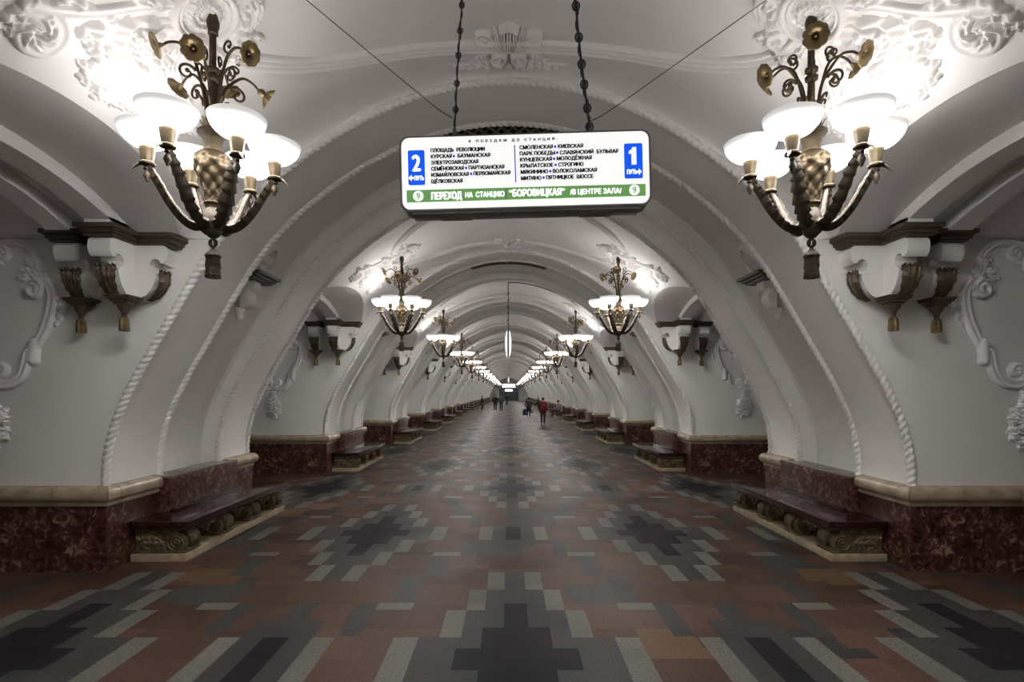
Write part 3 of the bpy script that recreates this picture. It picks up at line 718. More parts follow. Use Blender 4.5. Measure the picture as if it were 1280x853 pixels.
# ================================================================== WALL CARTOUCHES IN THE PASSAGES
def cart_strokes():
    X0 = 5.52; c = lambda *p: [(x-X0, z) for x, z in p]
    side = [('tube', spline(c((5.50, 3.47), (5.35, 3.50), (5.22, 3.50), (5.10, 3.43), (5.03, 3.32), (4.99, 3.20)), 24), [.05, .055, .05, .045, .035, .03], .05, .018),
            ('tube', np.array(spiral((5.40-X0, 3.38), .075, .02, PI*.5, 1.2, 26)), .03, .055),
            ('tube', np.array(spiral((5.05-X0, 3.0), .10, .025, PI*.55, 1.35, 34)), .034, .065),
            ('tube', spline(c((5.03, 3.10), (4.93, 3.07), (4.87, 2.96), (4.88, 2.80), (4.93, 2.62), (5.00, 2.48), (5.045, 2.40)), 34), [.03, .05, .062, .062, .058, .052, .05], .06, .02),
            ('tube', spline(c((5.05, 2.44), (5.06, 2.34), (5.065, 2.24)), 8), .056, .072),
            ('tube', spline(c((5.14, 2.33), (5.155, 2.20), (5.20, 2.08), (5.30, 2.00), (5.42, 1.985), (5.52, 2.03)), 28), [.045, .055, .058, .055, .05, .045], .06, .02),
            ('tube', np.array(spiral((5.405-X0, 2.13), .085, .022, -PI*.3, 1.3, 30)), .03, .06)]
    for k, (dx, dz) in enumerate([(.22, .24), (.28, .14), (.14, .28), (.30, .04)]):
        side.append(('leaf', spline(c((4.93, 3.06), (4.95+dx*.4, 3.09+dz*.5), (4.95+dx*.8, 3.09+dz*.9), (4.95+dx*1.02, 3.07+dz*.95)), 12), .06, .06, 4))
    side += [('leaf', spline(c((4.84, 2.98), (4.78, 2.86), (4.80, 2.70), (4.88, 2.56)), 14), .055, .05, 5), ('leaf', spline(c((4.80, 2.90), (4.76, 2.80), (4.78, 2.70)), 8), .04, .045, 3)]
    S = side+mirror(side)
    S += bunch((0, 1.56), .19, .27, 34, 11, .075, 10)+[('leaf', spline([(0, 1.98), (0, 1.90), (0, 1.80)], 8), .06, .05, 3)]
    S += fan((0, 3.40), PI*1.5, 5, .20, .045, .45, .05)
    return S
ct = relief_mb(cart_strokes(), -.95, .95, 1.18, 3.535, .0075, lambda A, B, Z: np.stack([A+5.52, -Z, B], -1)).build('wall_cartouche', M['relief'], angle=70)
for n in range(0, 4):
    for sx in (-1, 1):
        o = place(ct, (0, YA+n*P, 0), sx); tag(o, f'white plaster scroll frame with flower bunch on the {ORD[n]} passage wall, {SIDE[sx]} side', 'wall ornament', 'scroll frames on the passage walls')

# ================================================================== BRACKETS UNDER THE PASSAGE ARCHES
SP = [(0, 3.42), (.30, 3.42), (.335, 3.39), (.345, 3.33), (.33, 3.27), (.30, 3.235), (.265, 3.24), (.255, 3.27), (.22, 3.285), (.18, 3.27), (.155, 3.22), (.165, 3.175), (.20, 3.155), (.225, 3.13), (.215, 3.06), (.175, 2.97), (.12, 2.905), (.05, 2.875), (0, 2.87)]
def leaf_sheet(m, w, off):
    """acanthus leaf wrapped over the curved front of a bracket; p = projection, width along t"""
    pr = spline([(.225, 3.155), (.245, 3.12), (.24, 3.05), (.20, 2.965), (.145, 2.90), (.07, 2.86)], 60); g = []
    for j, (p, z) in enumerate(pr):
        t = j/59; ww = w*(1.30-.75*t**1.3)*(1-.14*abs(math.sin(t*5*PI))); row = []
        for s in np.linspace(-1, 1, 41):
            vein = .011*math.cos(2*PI*3*s)+.018*math.exp(-(s/.12)**2)-.022*s*s+.035*max(0, .14-t)/.14
            row.append((s*ww, -(p+off+.024+vein*(1-.4*t)), z+.022*max(0, .2-t)/.2*abs(math.cos(3*PI*s))))
        g.append(row)
    m.grid(np.array(g)); return m
def cornice(m, x0, x1, y0, y1):
    for d_, za, zb in ((0, 3.42, 3.445), (.022, 3.445, 3.475), (.035, 3.475, 3.49), (.06, 3.49, 3.535)):
        m.box(((x0+x1)/2, (y0+y1)/2, (za+zb)/2), (x1-x0+2*d_, y1-y0+2*d_, zb-za), bev=.006)
def drop_parts(root, x, y):
    m = MB()
    for r_, za, zb in ((.15, 2.865, 2.885), (.135, 2.845, 2.867), (.11, 2.82, 2.847), (.085, 2.795, 2.822)): m.box((x, y, (za+zb)/2), (r_*1.7, r_*1.5, zb-za), bev=.006)
    b = m.build('drop_base', M['brown_paint'], root)
    m = MB().lathe([(.02, 2.665), (.028, 2.67), (.02, 2.69), (.035, 2.73), (.062, 2.77), (.066, 2.80)], 12, (x, y, 0)); m.build('stem', M['brown_paint'], b)
    m = MB().lathe(spline([(.030, 2.53), (.044, 2.535), (.042, 2.62), (.036, 2.655), (.02, 2.67)], 20), 24, (x, y, 0), mod=fluted(8, .10)); m.build('tassel', M['gilt'], b)
def bracket(corner):
    root = empty('wall_bracket')
    if corner:
        ex = .20; m = MB(); m.prism([(-ex-p, z) for p, z in SP], 3.87, 4.09, 'x')            # towards the viewer
        m.box((3.98, -ex/2, 3.145), (.22, ex, .55)); m.prism([(3.87-p, z) for p, z in SP], -ex, 0, 'y'); b = m.build('bracket_body', M['pier'], root, angle=30)
        m = MB(); cornice(m, 3.83, 4.12, -ex-.36, 0); cornice(m, 3.49, 3.83, -ex-.03, 0); m.build('cornice', M['brown_paint'], root)
        m = MB().box((3.98, -.29, 3.565), (.24, .56, .07)).box((3.68, -.11, 3.565), (.36, .22, .07)); m.build('impost_block', M['pier'], root, smooth=False)
        m = leaf_sheet(MB(), .10, ex).xform(Matrix.Translation((3.98, 0, 0))); m.build('leaf', M['leaf'], root)
        m = leaf_sheet(MB(), .09, 0).xform(Matrix.Translation((3.87, -.10, 0)) @ Matrix.Rotation(-PI/2, 4, 'Z')); m.build('leaf', M['leaf'], root)
        drop_parts(root, 3.93, -.26)
    else:
        m = MB(); m.prism([(-p, z) for p, z in SP], 4.37, 4.59, 'x'); m.build('bracket_body', M['pier'], root, angle=30)
        m = MB(); cornice(m, 4.34, 4.62, -.36, 0); m.build('cornice', M['brown_paint'], root)
        m = leaf_sheet(MB(), .10, 0).xform(Matrix.Translation((4.48, 0, 0))); m.build('leaf', M['leaf'], root)
        drop_parts(root, 4.48, -.12)
    return root
bc, bs = bracket(True), bracket(False)
def place_tree(o, loc, sx):
    c = o if id(o) not in used else copy_tree(o); used.add(id(o)); c.location = loc; c.scale.x = sx; return c
for n in range(0, NB):
    for sx in (-1, 1):
        c = place_tree(bc, (0, YA+n*P, 0), sx); tag(c, f'two-sided white scroll bracket with gilt drop at the front corner of the {ORD[n]} {SIDE[sx]} pier', 'bracket', 'corner brackets of the passages')
        if n < 5:
            c = place_tree(bs, (0, YA+n*P, 0), sx); tag(c, f'single white scroll bracket with gilt drop inside the passage before the {ORD[n]} {SIDE[sx]} pier', 'bracket', 'inner brackets of the passages')

# ---- small cornice bracket and shell inside the recess of each pier
def recess_bracket():
    root = empty('recess_bracket'); uc = L/2
    def at(z, off): t = float(t_of_z(z)); x, zz = prof(t, .245-off); return float(x), float(zz)
    m = MB()
    for d_, za, zb in ((.0, 3.40, 3.43), (.03, 3.43, 3.46), (.06, 3.46, 3.50)):
        x, z = at((za+zb)/2-.15, 0); m.box((x-.09-d_/2+.06, uc, (za+zb)/2), (.26+d_, .56+2*d_, zb-za), bev=.006)
    m.build('cornice', M['brown_paint'], root)
    x, z = at(3.2, 0); m = MB().prism([(x+.06-p*.55, 3.42+(z_-3.42)*.7) for p, z_ in SP], uc-.10, uc+.10, 'y'); m.build('bracket_body', M['pier'], root, angle=30)
    x, z = at(2.98, 0); m = MB().lathe(spline([(.015, 2.88), (.04, 2.90), (.045, 2.96), (.06, 3.0), (.065, 3.05)], 14), 14, (x-.02, uc, 0)); m.build('drop', M['pier'], root)
    S = [('tube', spline([(-.16, 0), (-.19, .16), (-.10, .34), (0, .40), (.10, .34), (.19, .16), (.16, 0)], 40), .035, .05, .015)]+[('leaf', spline([(0, .02), (k*.05, .16), (k*.085, .30)], 8), .045, .05, 2) for k in (-1.5, -.75, 0, .75, 1.5)]
    def rm(A, B, Z):
        t0 = float(t_of_z(3.40)); t = t0+B/4.1; xx, zz = prof(t, .245-Z); return np.stack([xx, uc+A, zz], -1)
    relief_mb(S, -.26, .26, -.03, .46, .007, rm).build('shell', M['relief'], root, angle=70)
    return root
rb = recess_bracket()
def grille():
    root = empty('vent_grille'); w, u0, u1 = .95, 1.0, L-1.0; bars = MB()
    def q(x, u, off): 
        t = PI/2-x/4.23; xx, zz = prof(t, .245-off); return (float(xx), u, float(zz))
    N = 13; st = 2*w/N
    for i in range(-12, N+12):
        for s in (1, -1):
            pts = []
            for k in np.linspace(0, 1, 14):
                x = -w+i*st+(s*k*(u1-u0)*.62 if s > 0 else (u1-u0)*.62*(1-k)-.0)
                if -w <= x <= w: pts.append(q(x, u0+(u1-u0)*k, .03))
            if len(pts) > 1: bars.tube(pts, .02, 4)
    bars.build('lattice', M['gilt'], root)
    g = [[q(x, u, .006) for u in (u0, u1)] for x in np.linspace(-w, w, 20)]; MB().grid(np.array(g)).build('dark_backing', M['black'], root)  # black sheet painted in for the darkness behind the lattice
    fr = MB()
    for u in (u0, u1): fr.tube([q(x, u, .03) for x in np.linspace(-w, w, 24)], .03, 6)
    for x in (-w, w): fr.tube([q(x, u, .03) for u in np.linspace(u0, u1, 4)], .03, 6)
    fr.build('grille_frame', M['gilt'], root); return root
gr = grille()
for n in range(0, 6):
    c = place_tree(gr, (0, YA+n*P, 0), 1); tag(c, f'brass lattice vent grille at the crown of the {ORD[n]} arch from the front', 'vent grille', 'vent grilles in the arches')
for n in range(0, 4):
    for sx in (-1, 1):
        c = place_tree(rb, (0, YA+n*P, 0), sx); tag(c, f'small dark cornice bracket under a plaster shell in the recess of the {ORD[n]} {SIDE[sx]} pier', 'bracket', 'recess brackets')

# ================================================================== BENCHES (right hand; mirrored for the left)
def leg_mb():
    """scroll leg: x inwards from the seat front (0) to the plinth (.60), z from .085 to .36, thickness along y (-.15..+.15)"""
    m = MB(); r, cx, cz = .118, .12, .205
    m.lathe([(.0, -.15), (r*.9, -.15), (r, -.135), (r*.93, -.08), (r*.86, 0), (r*.93, .08), (r, .135), (r*.9, .15), (0, .15)], 28, cap=False)
    m.xform(Matrix.Translation((cx, 0, cz)) @ Matrix.Rotation(PI/2, 4, 'X'))
    body = [(.12, .325), (.10, .352), (.58, .352), (.58, .092), (.24, .092), (.20, .14), (.225, .205), (.19, .28)]
    m.prism(body, -.145, .145, 'y'); m.box((.31, 0, .098), (.60, .32, .026), bev=.006); m.box((.31, 0, .35), (.58, .30, .02))
    m.box((.08, 0, .115), (.16, .24, .03), bev=.008)
    S = [('tube', spiral((.12, .205), .105, .018, PI*.35, -2.3, 70), .013, .016), ('tube', np.array([(.24, .33), (.56, .33)]), .01, .01), ('tube', np.array([(.24, .112), (.56, .112)]), .012, .012)]
    for k in range(4):
        S.append(('leaf', spline([(.25+k*.05, .115), (.28+k*.06, .19), (.36+k*.06, .25), (.44+k*.045, .30)], 12), .036, .03, 3)); S.append(('dome', (.46+.03*(k % 2), .14+k*.03), .025, .022, 0, .024))
    S.append(('dome', (.12, .205), .02, .02, 0, .025))
    for s in (-1, 1): m.merge(relief_mb(S, 0, .58, .09, .35, .006, lambda A, B, Z: np.stack([A, s*(.147+Z), B], -1)))
    # leaf over the barrel front
    g = []
    for j in range(24):
        t = j/23; a = PI*.62+t*PI*.75; row = []
        for q in np.linspace(-1, 1, 11):
            rr = r*.92+.018+.010*math.cos(q*6)-.012*q*q; w = .11*(1-.55*t)*(1-.2*((t*5) % 1)); row.append((cx+rr*math.cos(a), q*w, cz+rr*math.sin(a)))
        g.append(row)
    m.grid(np.array(g)); return m
BX0, BY0, BY1 = 3.60, .28, 2.97
def bench(near_):
    root = empty('bench')
    MB().box(((BX0+4.245)/2+.01, (BY0+BY1)/2, .043), (4.245-BX0-.02, BY1-BY0, .086), bev=.008).build('base_slab', M['ledge'], root)
    m = MB(); m.box(((BX0-.03+4.245)/2, (BY0+BY1)/2-.01, .418), (4.245-BX0+.03, BY1-BY0+.04, .082), bev=.016)
    seat = m.build('seat', M['seat'], root)
    MB().box(((BX0+4.22)/2, (BY0+BY1)/2, .369), (4.22-BX0-.02, BY1-BY0-.04, .02), bev=.004).build('under_moulding', M['leg_paint'], seat)
    MB().box((4.065, (BR0+BR1)/2, .475), (.07, BR1-BR0, .04), bev=.008).build('rear_strip', M['seat'], seat)
    b = MB().box((4.22, (BR0+BR1)/2, .655), (.24, BR1-BR0, .42), bev=.004).build('backrest', M['marble'], root)
    MB().box((4.25, (BR0+BR1)/2, .875), (.31, BR1-BR0+.0, .024), bev=.006).build('top_slab', M['cap'], b)
    for y in (.46, 1.23, 2.01, 2.78):
        if LEG: l = LEG[0].copy(); COL.objects.link(l)
        else: l = leg_mb().build('leg', M['leg_paint'], angle=45); LEG.append(l)
        l.parent = root; l.location = (BX0+.03, y, 0)
    for y in (.845, 1.62, 2.395):     # carved apron between the legs
        if APR: l = APR[0].copy(); COL.objects.link(l)
        else:
            S = [('leaf', spline([(0, .33), (s*.10, .31), (s*.19, .335), (s*.235, .35)], 12), .045, .04, 4) for s in (-1, 1)]+flower((0, .30), .055, 6, .045)+[('leaf', spline([(0, .30), (0, .25), (0, .21)], 8), .04, .035, 3)]+[('tube', spline([(s*.03, .33), (s*.12, .285), (s*.20, .32)], 12), .016, .03) for s in (-1, 1)]+[('tube', np.array([(-.24, .348), (.24, .348)]), .014, .03)]
            l = relief_mb(S, -.25, .25, .20, .362, .006, lambda A, B, Z: np.stack([.11-Z, A, B], -1)).build('apron', M['leg_paint'], angle=70); APR.append(l)
        l.parent = root; l.location = (BX0, y, 0)
    return root
M['cap'] = mat('grey_marble_cap', (.20, .165, .135), .25, var=.3, vscale=8)
LEG, APR = [], []; bn = bench(True); KIDS.pop(bn.name, None)
# far benches: the same bench as seat, backrest and one carved base, too small for more
def bench_far():
    root = empty('bench'); m = MB().box(((BX0+4.245)/2, (BY0+BY1)/2, .043), (4.245-BX0, BY1-BY0, .086)); m.build('base_slab', M['ledge'], root, smooth=False)
    MB().box(((BX0-.03+4.245)/2, (BY0+BY1)/2, .418), (4.245-BX0+.03, BY1-BY0+.04, .082), bev=.012).build('seat', M['seat'], root)
    MB().box((4.22, (BR0+BR1)/2, .66), (.24, BR1-BR0, .45)).build('backrest', M['marble'], root, smooth=False)
    for y in (.46, 1.23, 2.01, 2.78):
        m = MB().lathe([(.118, -.15), (.1, 0), (.118, .15)], 10); m.xform(Matrix.Translation((BX0+.15, y, .205)) @ Matrix.Rotation(PI/2, 4, 'X')); m.box((BX0+.38, y, .225), (.4, .29, .27)); m.build('leg', M['leg_paint'], root)
    return root
bf = bench_far()
for n in range(0, NB):
    for sx in (-1, 1):
        c = place_tree(bn if n < 6 else bf, (0, YA+n*P, 0), sx); tag(c, f'dark red polished stone bench on scroll legs at the {ORD[n]} {SIDE[sx]} pier from the front', 'bench', 'benches along the piers')

# ================================================================== HANGING SIGNS
_fc = bpy.data.curves.new('lettering_source', 'FONT'); _fo = bpy.data.objects.new('lettering_source', _fc); COL.objects.link(_fo)
def text_mb(mb, body, x0, x1, zc, cap, bold=.018, y=0.0, spacing=1.0, mi=0):
    """one line of lettering fitted between x0 and x1, capital height cap, centred on height zc; strokes thickened by bold*cap"""
    _fc.body = body; _fc.space_character = spacing
    dg = bpy.context.evaluated_depsgraph_get(); dg.update(); me = bpy.data.meshes.new_from_object(_fo.evaluated_get(dg))
    v = np.array([q.co[:] for q in me.vertices]); f = [tuple(p.vertices) for p in me.polygons]; bpy.data.meshes.remove(me)
    a, b = v[:, 0].min(), v[:, 0].max(); k = cap/.73; d = bold*cap
    for ox, oz in ((0, 0), (-d, 0), (d, 0), (0, d*.7), (0, -d*.7)):
        mb.add(np.stack([x0+d+(v[:, 0]-a)*(x1-x0-2*d)/(b-a)+ox, np.full(len(v), y), zc+(v[:, 1]-.365)*(k-2*d)+oz], 1), f, mi)
SX, SY, SZ, SWD, SHT = .115, 3.90, 3.463, 1.737, .503
def U(px): return (px-57)/1175*SWD-SWD/2
def V(px, py): return SHT/2-(py-(72-27*(px-57)/1175))/340*SHT
def rrect(w, h, r, n=8):
    return [(sx*(w/2-r)+r*math.cos(a), sz*(h/2-r)+r*math.sin(a)) for sx, sz, a0 in ((1, 1, 0), (-1, 1, PI/2), (-1, -1, PI), (1, -1, 1.5*PI)) for a in np.linspace(a0, a0+PI/2, n)]
sg = empty('hanging_sign', (SX, SY, SZ), 'white lit direction sign with green band and blue platform numbers hung on chains', 'sign')
body = MB(); body.prism(rrect(SWD+.03, SHT+.03, .065), -.07, .09); body.box((0, .01, -SHT/2-.022), (SWD-.12, .15, .03), bev=.008)
for x in (-.5, .5): body.box((x, .01, -SHT/2-.038), (.22, .12, .012))
cs = body.build('casing', M['steel'], sg, angle=40); cs.rotation_euler = (0, math.radians(-1.25), math.radians(-1))
FY = -.078
def on_face(mb, name, mk, lab=None):
    o = mb.build(name, M[mk], cs, smooth=False)
    if lab: o['label'] = lab
    return o
on_face(MB().prism(rrect(SWD, SHT, .055), FY, -.06), 'lit_face', 'sign_white', 'white lit sign face')
on_face(MB().prism([(U(78), V(78, 322)), (U(1213), V(1213, 297)), (U(1213), V(1213, 353)), (U(78), V(78, 380))], FY-.004, FY), 'green_band', 'sign_green', 'green band along the bottom')
for x0, x1, y0, y1 in ((88, 168, 131, 297), (1115, 1202, 105, 271)):
    xm = (x0+x1)/2; MBx = MB().prism([(U(x0)+a, V(xm, (y0+y1)/2)+b) for a, b in [(p+(U(x1)-U(x0))/2, q) for p, q in rrect(U(x1)-U(x0), V(xm, y0)-V(xm, y1), .012, 4)]], FY-.004, FY)
    on_face(MBx, 'number_plate', 'sign_blue', 'blue platform number plate')
tx = MB(); dots = MB(); wt = MB(); yt = FY-.006
text_mb(tx, 'К ПОЕЗДАМ ДО СТАНЦИЙ:', U(380), U(802), V(590, 86), .021, .08, yt, 1.9)
def line(parts, y, xs, xe):
    """station names of one line, joined by blue dots; parts = [(text, x0, x1)]"""
    for s, a, b in parts: text_mb(tx, s, U(a), U(b), V((a+b)/2, y), .031, .085, yt)
def dot(px, py, r=.0085): dots.prism([(U(px)+r*math.cos(a), V(px, py)+r*math.sin(a)) for a in np.linspace(0, 2*PI, 14, endpoint=False)], yt-.001, FY)
for s, a, b, y in [('ПЛОЩАДЬ  РЕВОЛЮЦИИ', 197, 457, 130), ('КУРСКАЯ', 197, 299, 161), ('БАУМАНСКАЯ', 325, 482, 157), ('ЭЛЕКТРОЗАВОДСКАЯ', 197, 425, 189), ('СЕМЁНОВСКАЯ', 197, 355, 219), ('ПАРТИЗАНСКАЯ', 376, 548, 214),
                   ('ИЗМАЙЛОВСКАЯ', 197, 378, 248), ('ПЕРВОМАЙСКАЯ', 398, 576, 242), ('ЩЁЛКОВСКАЯ', 197, 348, 279),
                   ('СМОЛЕНСКАЯ', 620, 780, 120), ('КИЕВСКАЯ', 802, 923, 116), ('ПАРК ПОБЕДЫ', 620, 790, 149), ('СЛАВЯНСКИЙ  БУЛЬВАР', 810, 1090, 144), ('КУНЦЕВСКАЯ', 621, 775, 178), ('МОЛОДЁЖНАЯ', 795, 963, 173),
                   ('КРЫЛАТСКОЕ', 622, 780, 207), ('СТРОГИНО', 802, 923, 203), ('МЯКИНИНО', 623, 754, 237), ('ВОЛОКОЛАМСКАЯ', 775, 986, 232), ('МИТИНО', 624, 722, 267), ('ПЯТНИЦКОЕ  ШОССЕ', 743, 968, 262)]: line([(s, a, b)], y, a, b)
for px, py in ((308, 160), (365, 217), (388, 245), (790, 118), (799, 147), (784, 176), (790, 205), (764, 235), (732, 265)): dot(px, py)
on_face(tx, 'lettering', 'sign_text', 'black station names'); on_face(dots, 'separator_dots', 'sign_dot', 'blue dots')
on_face(MB().prism([(U(595), V(595, 110)), (U(600), V(600, 110)), (U(602), V(602, 286)), (U(597), V(597, 286))], yt, FY), 'divider_line', 'sign_dot', 'blue divider line')
for s, a, b, px, py, cap, bd in (('ПЕРЕХОД', 195, 343, 270, 348, .056, .07), ('НА  СТАНЦИЮ', 357, 545, 450, 343, .040, .06), ('“БОРОВИЦКАЯ”', 566, 832, 700, 335, .054, .07), ('/В ЦЕНТРЕ ЗАЛА/', 855, 1100, 978, 331, .040, .06),
                        ('2', 106, 150, 128, 191, .125, .05), ('1', 1136, 1172, 1156, 165, .125, .05), ('ПУТЬ', 118, 163, 140, 264, .034, .06), ('ПУТЬ', 1126, 1174, 1150, 240, .034, .06)):
    (text_mb(wt, s, U(a), U(b), V(px, py), cap, bd, yt) if s != '1' else wt.prism([(U(q), V(1156, w_)) for q, w_ in ((1149, 206), (1172, 206), (1172, 124), (1154, 124), (1149, 134), (1137, 143), (1137, 156), (1149, 153))], yt-.001, FY))
def tri(px, py, d):
    k = .018; x, z = U(px), V(px, py); a_ = MB().prism([(x+d*.022, z), (x, z+k*1.3), (x, z+.007), (x-d*.017, z+.007), (x-d*.017, z-.007), (x, z-.007), (x, z-k*1.3)], yt-.001, FY); on_face(a_, 'arrow', 'sign_white', 'white arrow')
tri(104, 264, -1); tri(1182, 240, 1)
on_face(MB().prism([(U(551), V(551, 312)), (U(553), V(553, 312)), (U(553), V(553, 368)), (U(551), V(551, 368))], yt, FY), 'panel_seam', 'sign_text')
on_face(wt, 'white_lettering', 'sign_white', 'white lettering on green and blue')
for px, py in ((134, 350), (1160, 326)):
    d_ = on_face(MB().prism([(U(px)+.037*math.cos(a), V(px, py)+.037*math.sin(a)) for a in np.linspace(0, 2*PI, 28, endpoint=False)], yt, FY), 'number_disc', 'sign_white', 'white disc with green nine')
    k = MB(); text_mb(k, '9', U(px)-.013, U(px)+.013, V(px, py), .048, .03, yt-.002); q = k.build('numeral', M['sign_green'], d_, smooth=False)
def chain(name, pts, r, knots, par, seed):
    p = spline(pts, 60); rr = np.random.default_rng(seed); m = MB().tube(p, r, 6)
    a = np.arange(60)*.9; off = np.stack([np.cos(a)*r*1.5, np.sin(a)*r*1.5, np.zeros(60)], 1); m.tube(p+off, r*.7, 5)
    for k in knots:
        c = p[int(k*59)]; m.sphere(c, (r*1.9, r*1.9, r*3.4), 8, 5); m.tube([c+np.array((r*3*math.cos(t), 0, r*4*math.sin(t))) for t in np.linspace(0, 2*PI, 9)], r*.8, 5)
    return m.build(name, M['wire'], par)
zt = 5.30-SZ
chain('hanging_chain', [(-.505, 0, .275), (-.48, 0, .8), (-.45, 0, 1.25), (-.42, 0, zt)], .006, (.12, .25, .38, .52, .66, .8), sg, 1)
chain('hanging_chain', [(.47, 0, .29), (.44, .01, .55), (.40, 0, .85), (.362, 0, 1.25), (.31, 0, zt)], .0085, (.06, .2, .34, .47, .6, .74, .88), sg, 2)
for x in (-.505, .47): MB().box((x, 0, .28), (.02, .03, .08)).tube([(x, 0, .30), (x, 0, .33)], .014, 8).build('mounting_lug', M['steel'], sg)
for a, b in (((-.52, 0, .405), (-1.86, .0, 1.50)), ((.465, 0, .38), (1.86, 0, 1.345))):
    a, b = np.array(a), np.array(b); p = spline([a, a+(b-a)*.12+np.array((0, 0, -.02)), a+(b-a)*.55+np.array((0, 0, -.012)), b], 20)
    MB().tube(p, .0035, 5).build('guy_wire', M['wire'], sg)
# edge-on lit signs hung across the view further in
def edge_sign(y, lab):
    o = empty('edge_on_sign', (-.02, y, 3.44), lab, 'sign', 'signs hung along the hall'); h = .36
    for s in (-1, 1):
        sec = [(s*.02, -h), (s*.06, -h*.9), (s*.095, -h*.4), (s*.10, 0), (s*.095, h*.4), (s*.06, h*.9), (s*.02, h)]
        MB().prism(sec, -.75, .75).build('lit_face', M['sign_white'], o)
    MB().box((0, 0, 0), (.045, 1.54, 2*h+.02), bev=.01).build('casing', M['wire'], o)
    for dy in (-.55, .55):
        m = MB().tube([(0, dy, h), (0, dy, 1.88)], .014, 6)
        for z in (.7, 1.1, 1.5): m.sphere((0, dy, z), (.028, .028, .035), 8, 5)
        m.build('hanger', M['wire'], o)
edge_sign(YC+2*P-.45, 'lit sign seen edge-on hanging at the crown in the third bay')
edge_sign(YC+9*P, 'small lit sign seen edge-on hanging far down the hall')
p = np.array([vmap(np.array([-.92]), np.array([b]), np.array([.012]))[0] for b in np.linspace(-.02, 2.15, 30)]); p[:, 1] += YC+2*P
o = MB().tube(p, .012, 6).build('cable', M['wire']); tag(o, 'dark cable along the vault from the edge-on sign to the right row', 'cable')
bpy.data.objects.remove(_fo)

# ================================================================== PEOPLE (all far down the hall)
def skin_mb(name, verts, edges, mt, parent, root=0, sub=1):
    bm = bmesh.new(); ly = bm.verts.layers.skin.verify(); vs = []
    for i, (co, r) in enumerate(verts):
        v = bm.verts.new(co); v[ly].radius = r if isinstance(r, tuple) else (r, r); v[ly].use_root = (i == root); vs.append(v)
    for a, b in edges: bm.edges.new((vs[a], vs[b]))
    me = bpy.data.meshes.new(name); bm.to_mesh(me); bm.free()
    o = bpy.data.objects.new(name, me); COL.objects.link(o)
    sk = o.modifiers.new('skin', 'SKIN'); sk.use_smooth_shade = True; sb = o.modifiers.new('sub', 'SUBSURF'); sb.levels = sb.render_levels = sub
    dg = bpy.context.evaluated_depsgraph_get(); dg.update(); m2 = bpy.data.meshes.new_from_object(o.evaluated_get(dg)); o.modifiers.clear(); o.data = m2; m2.name = name
    m2.materials.clear(); m2.materials.append(mt); m2.shade_smooth(); o.parent = parent; return o
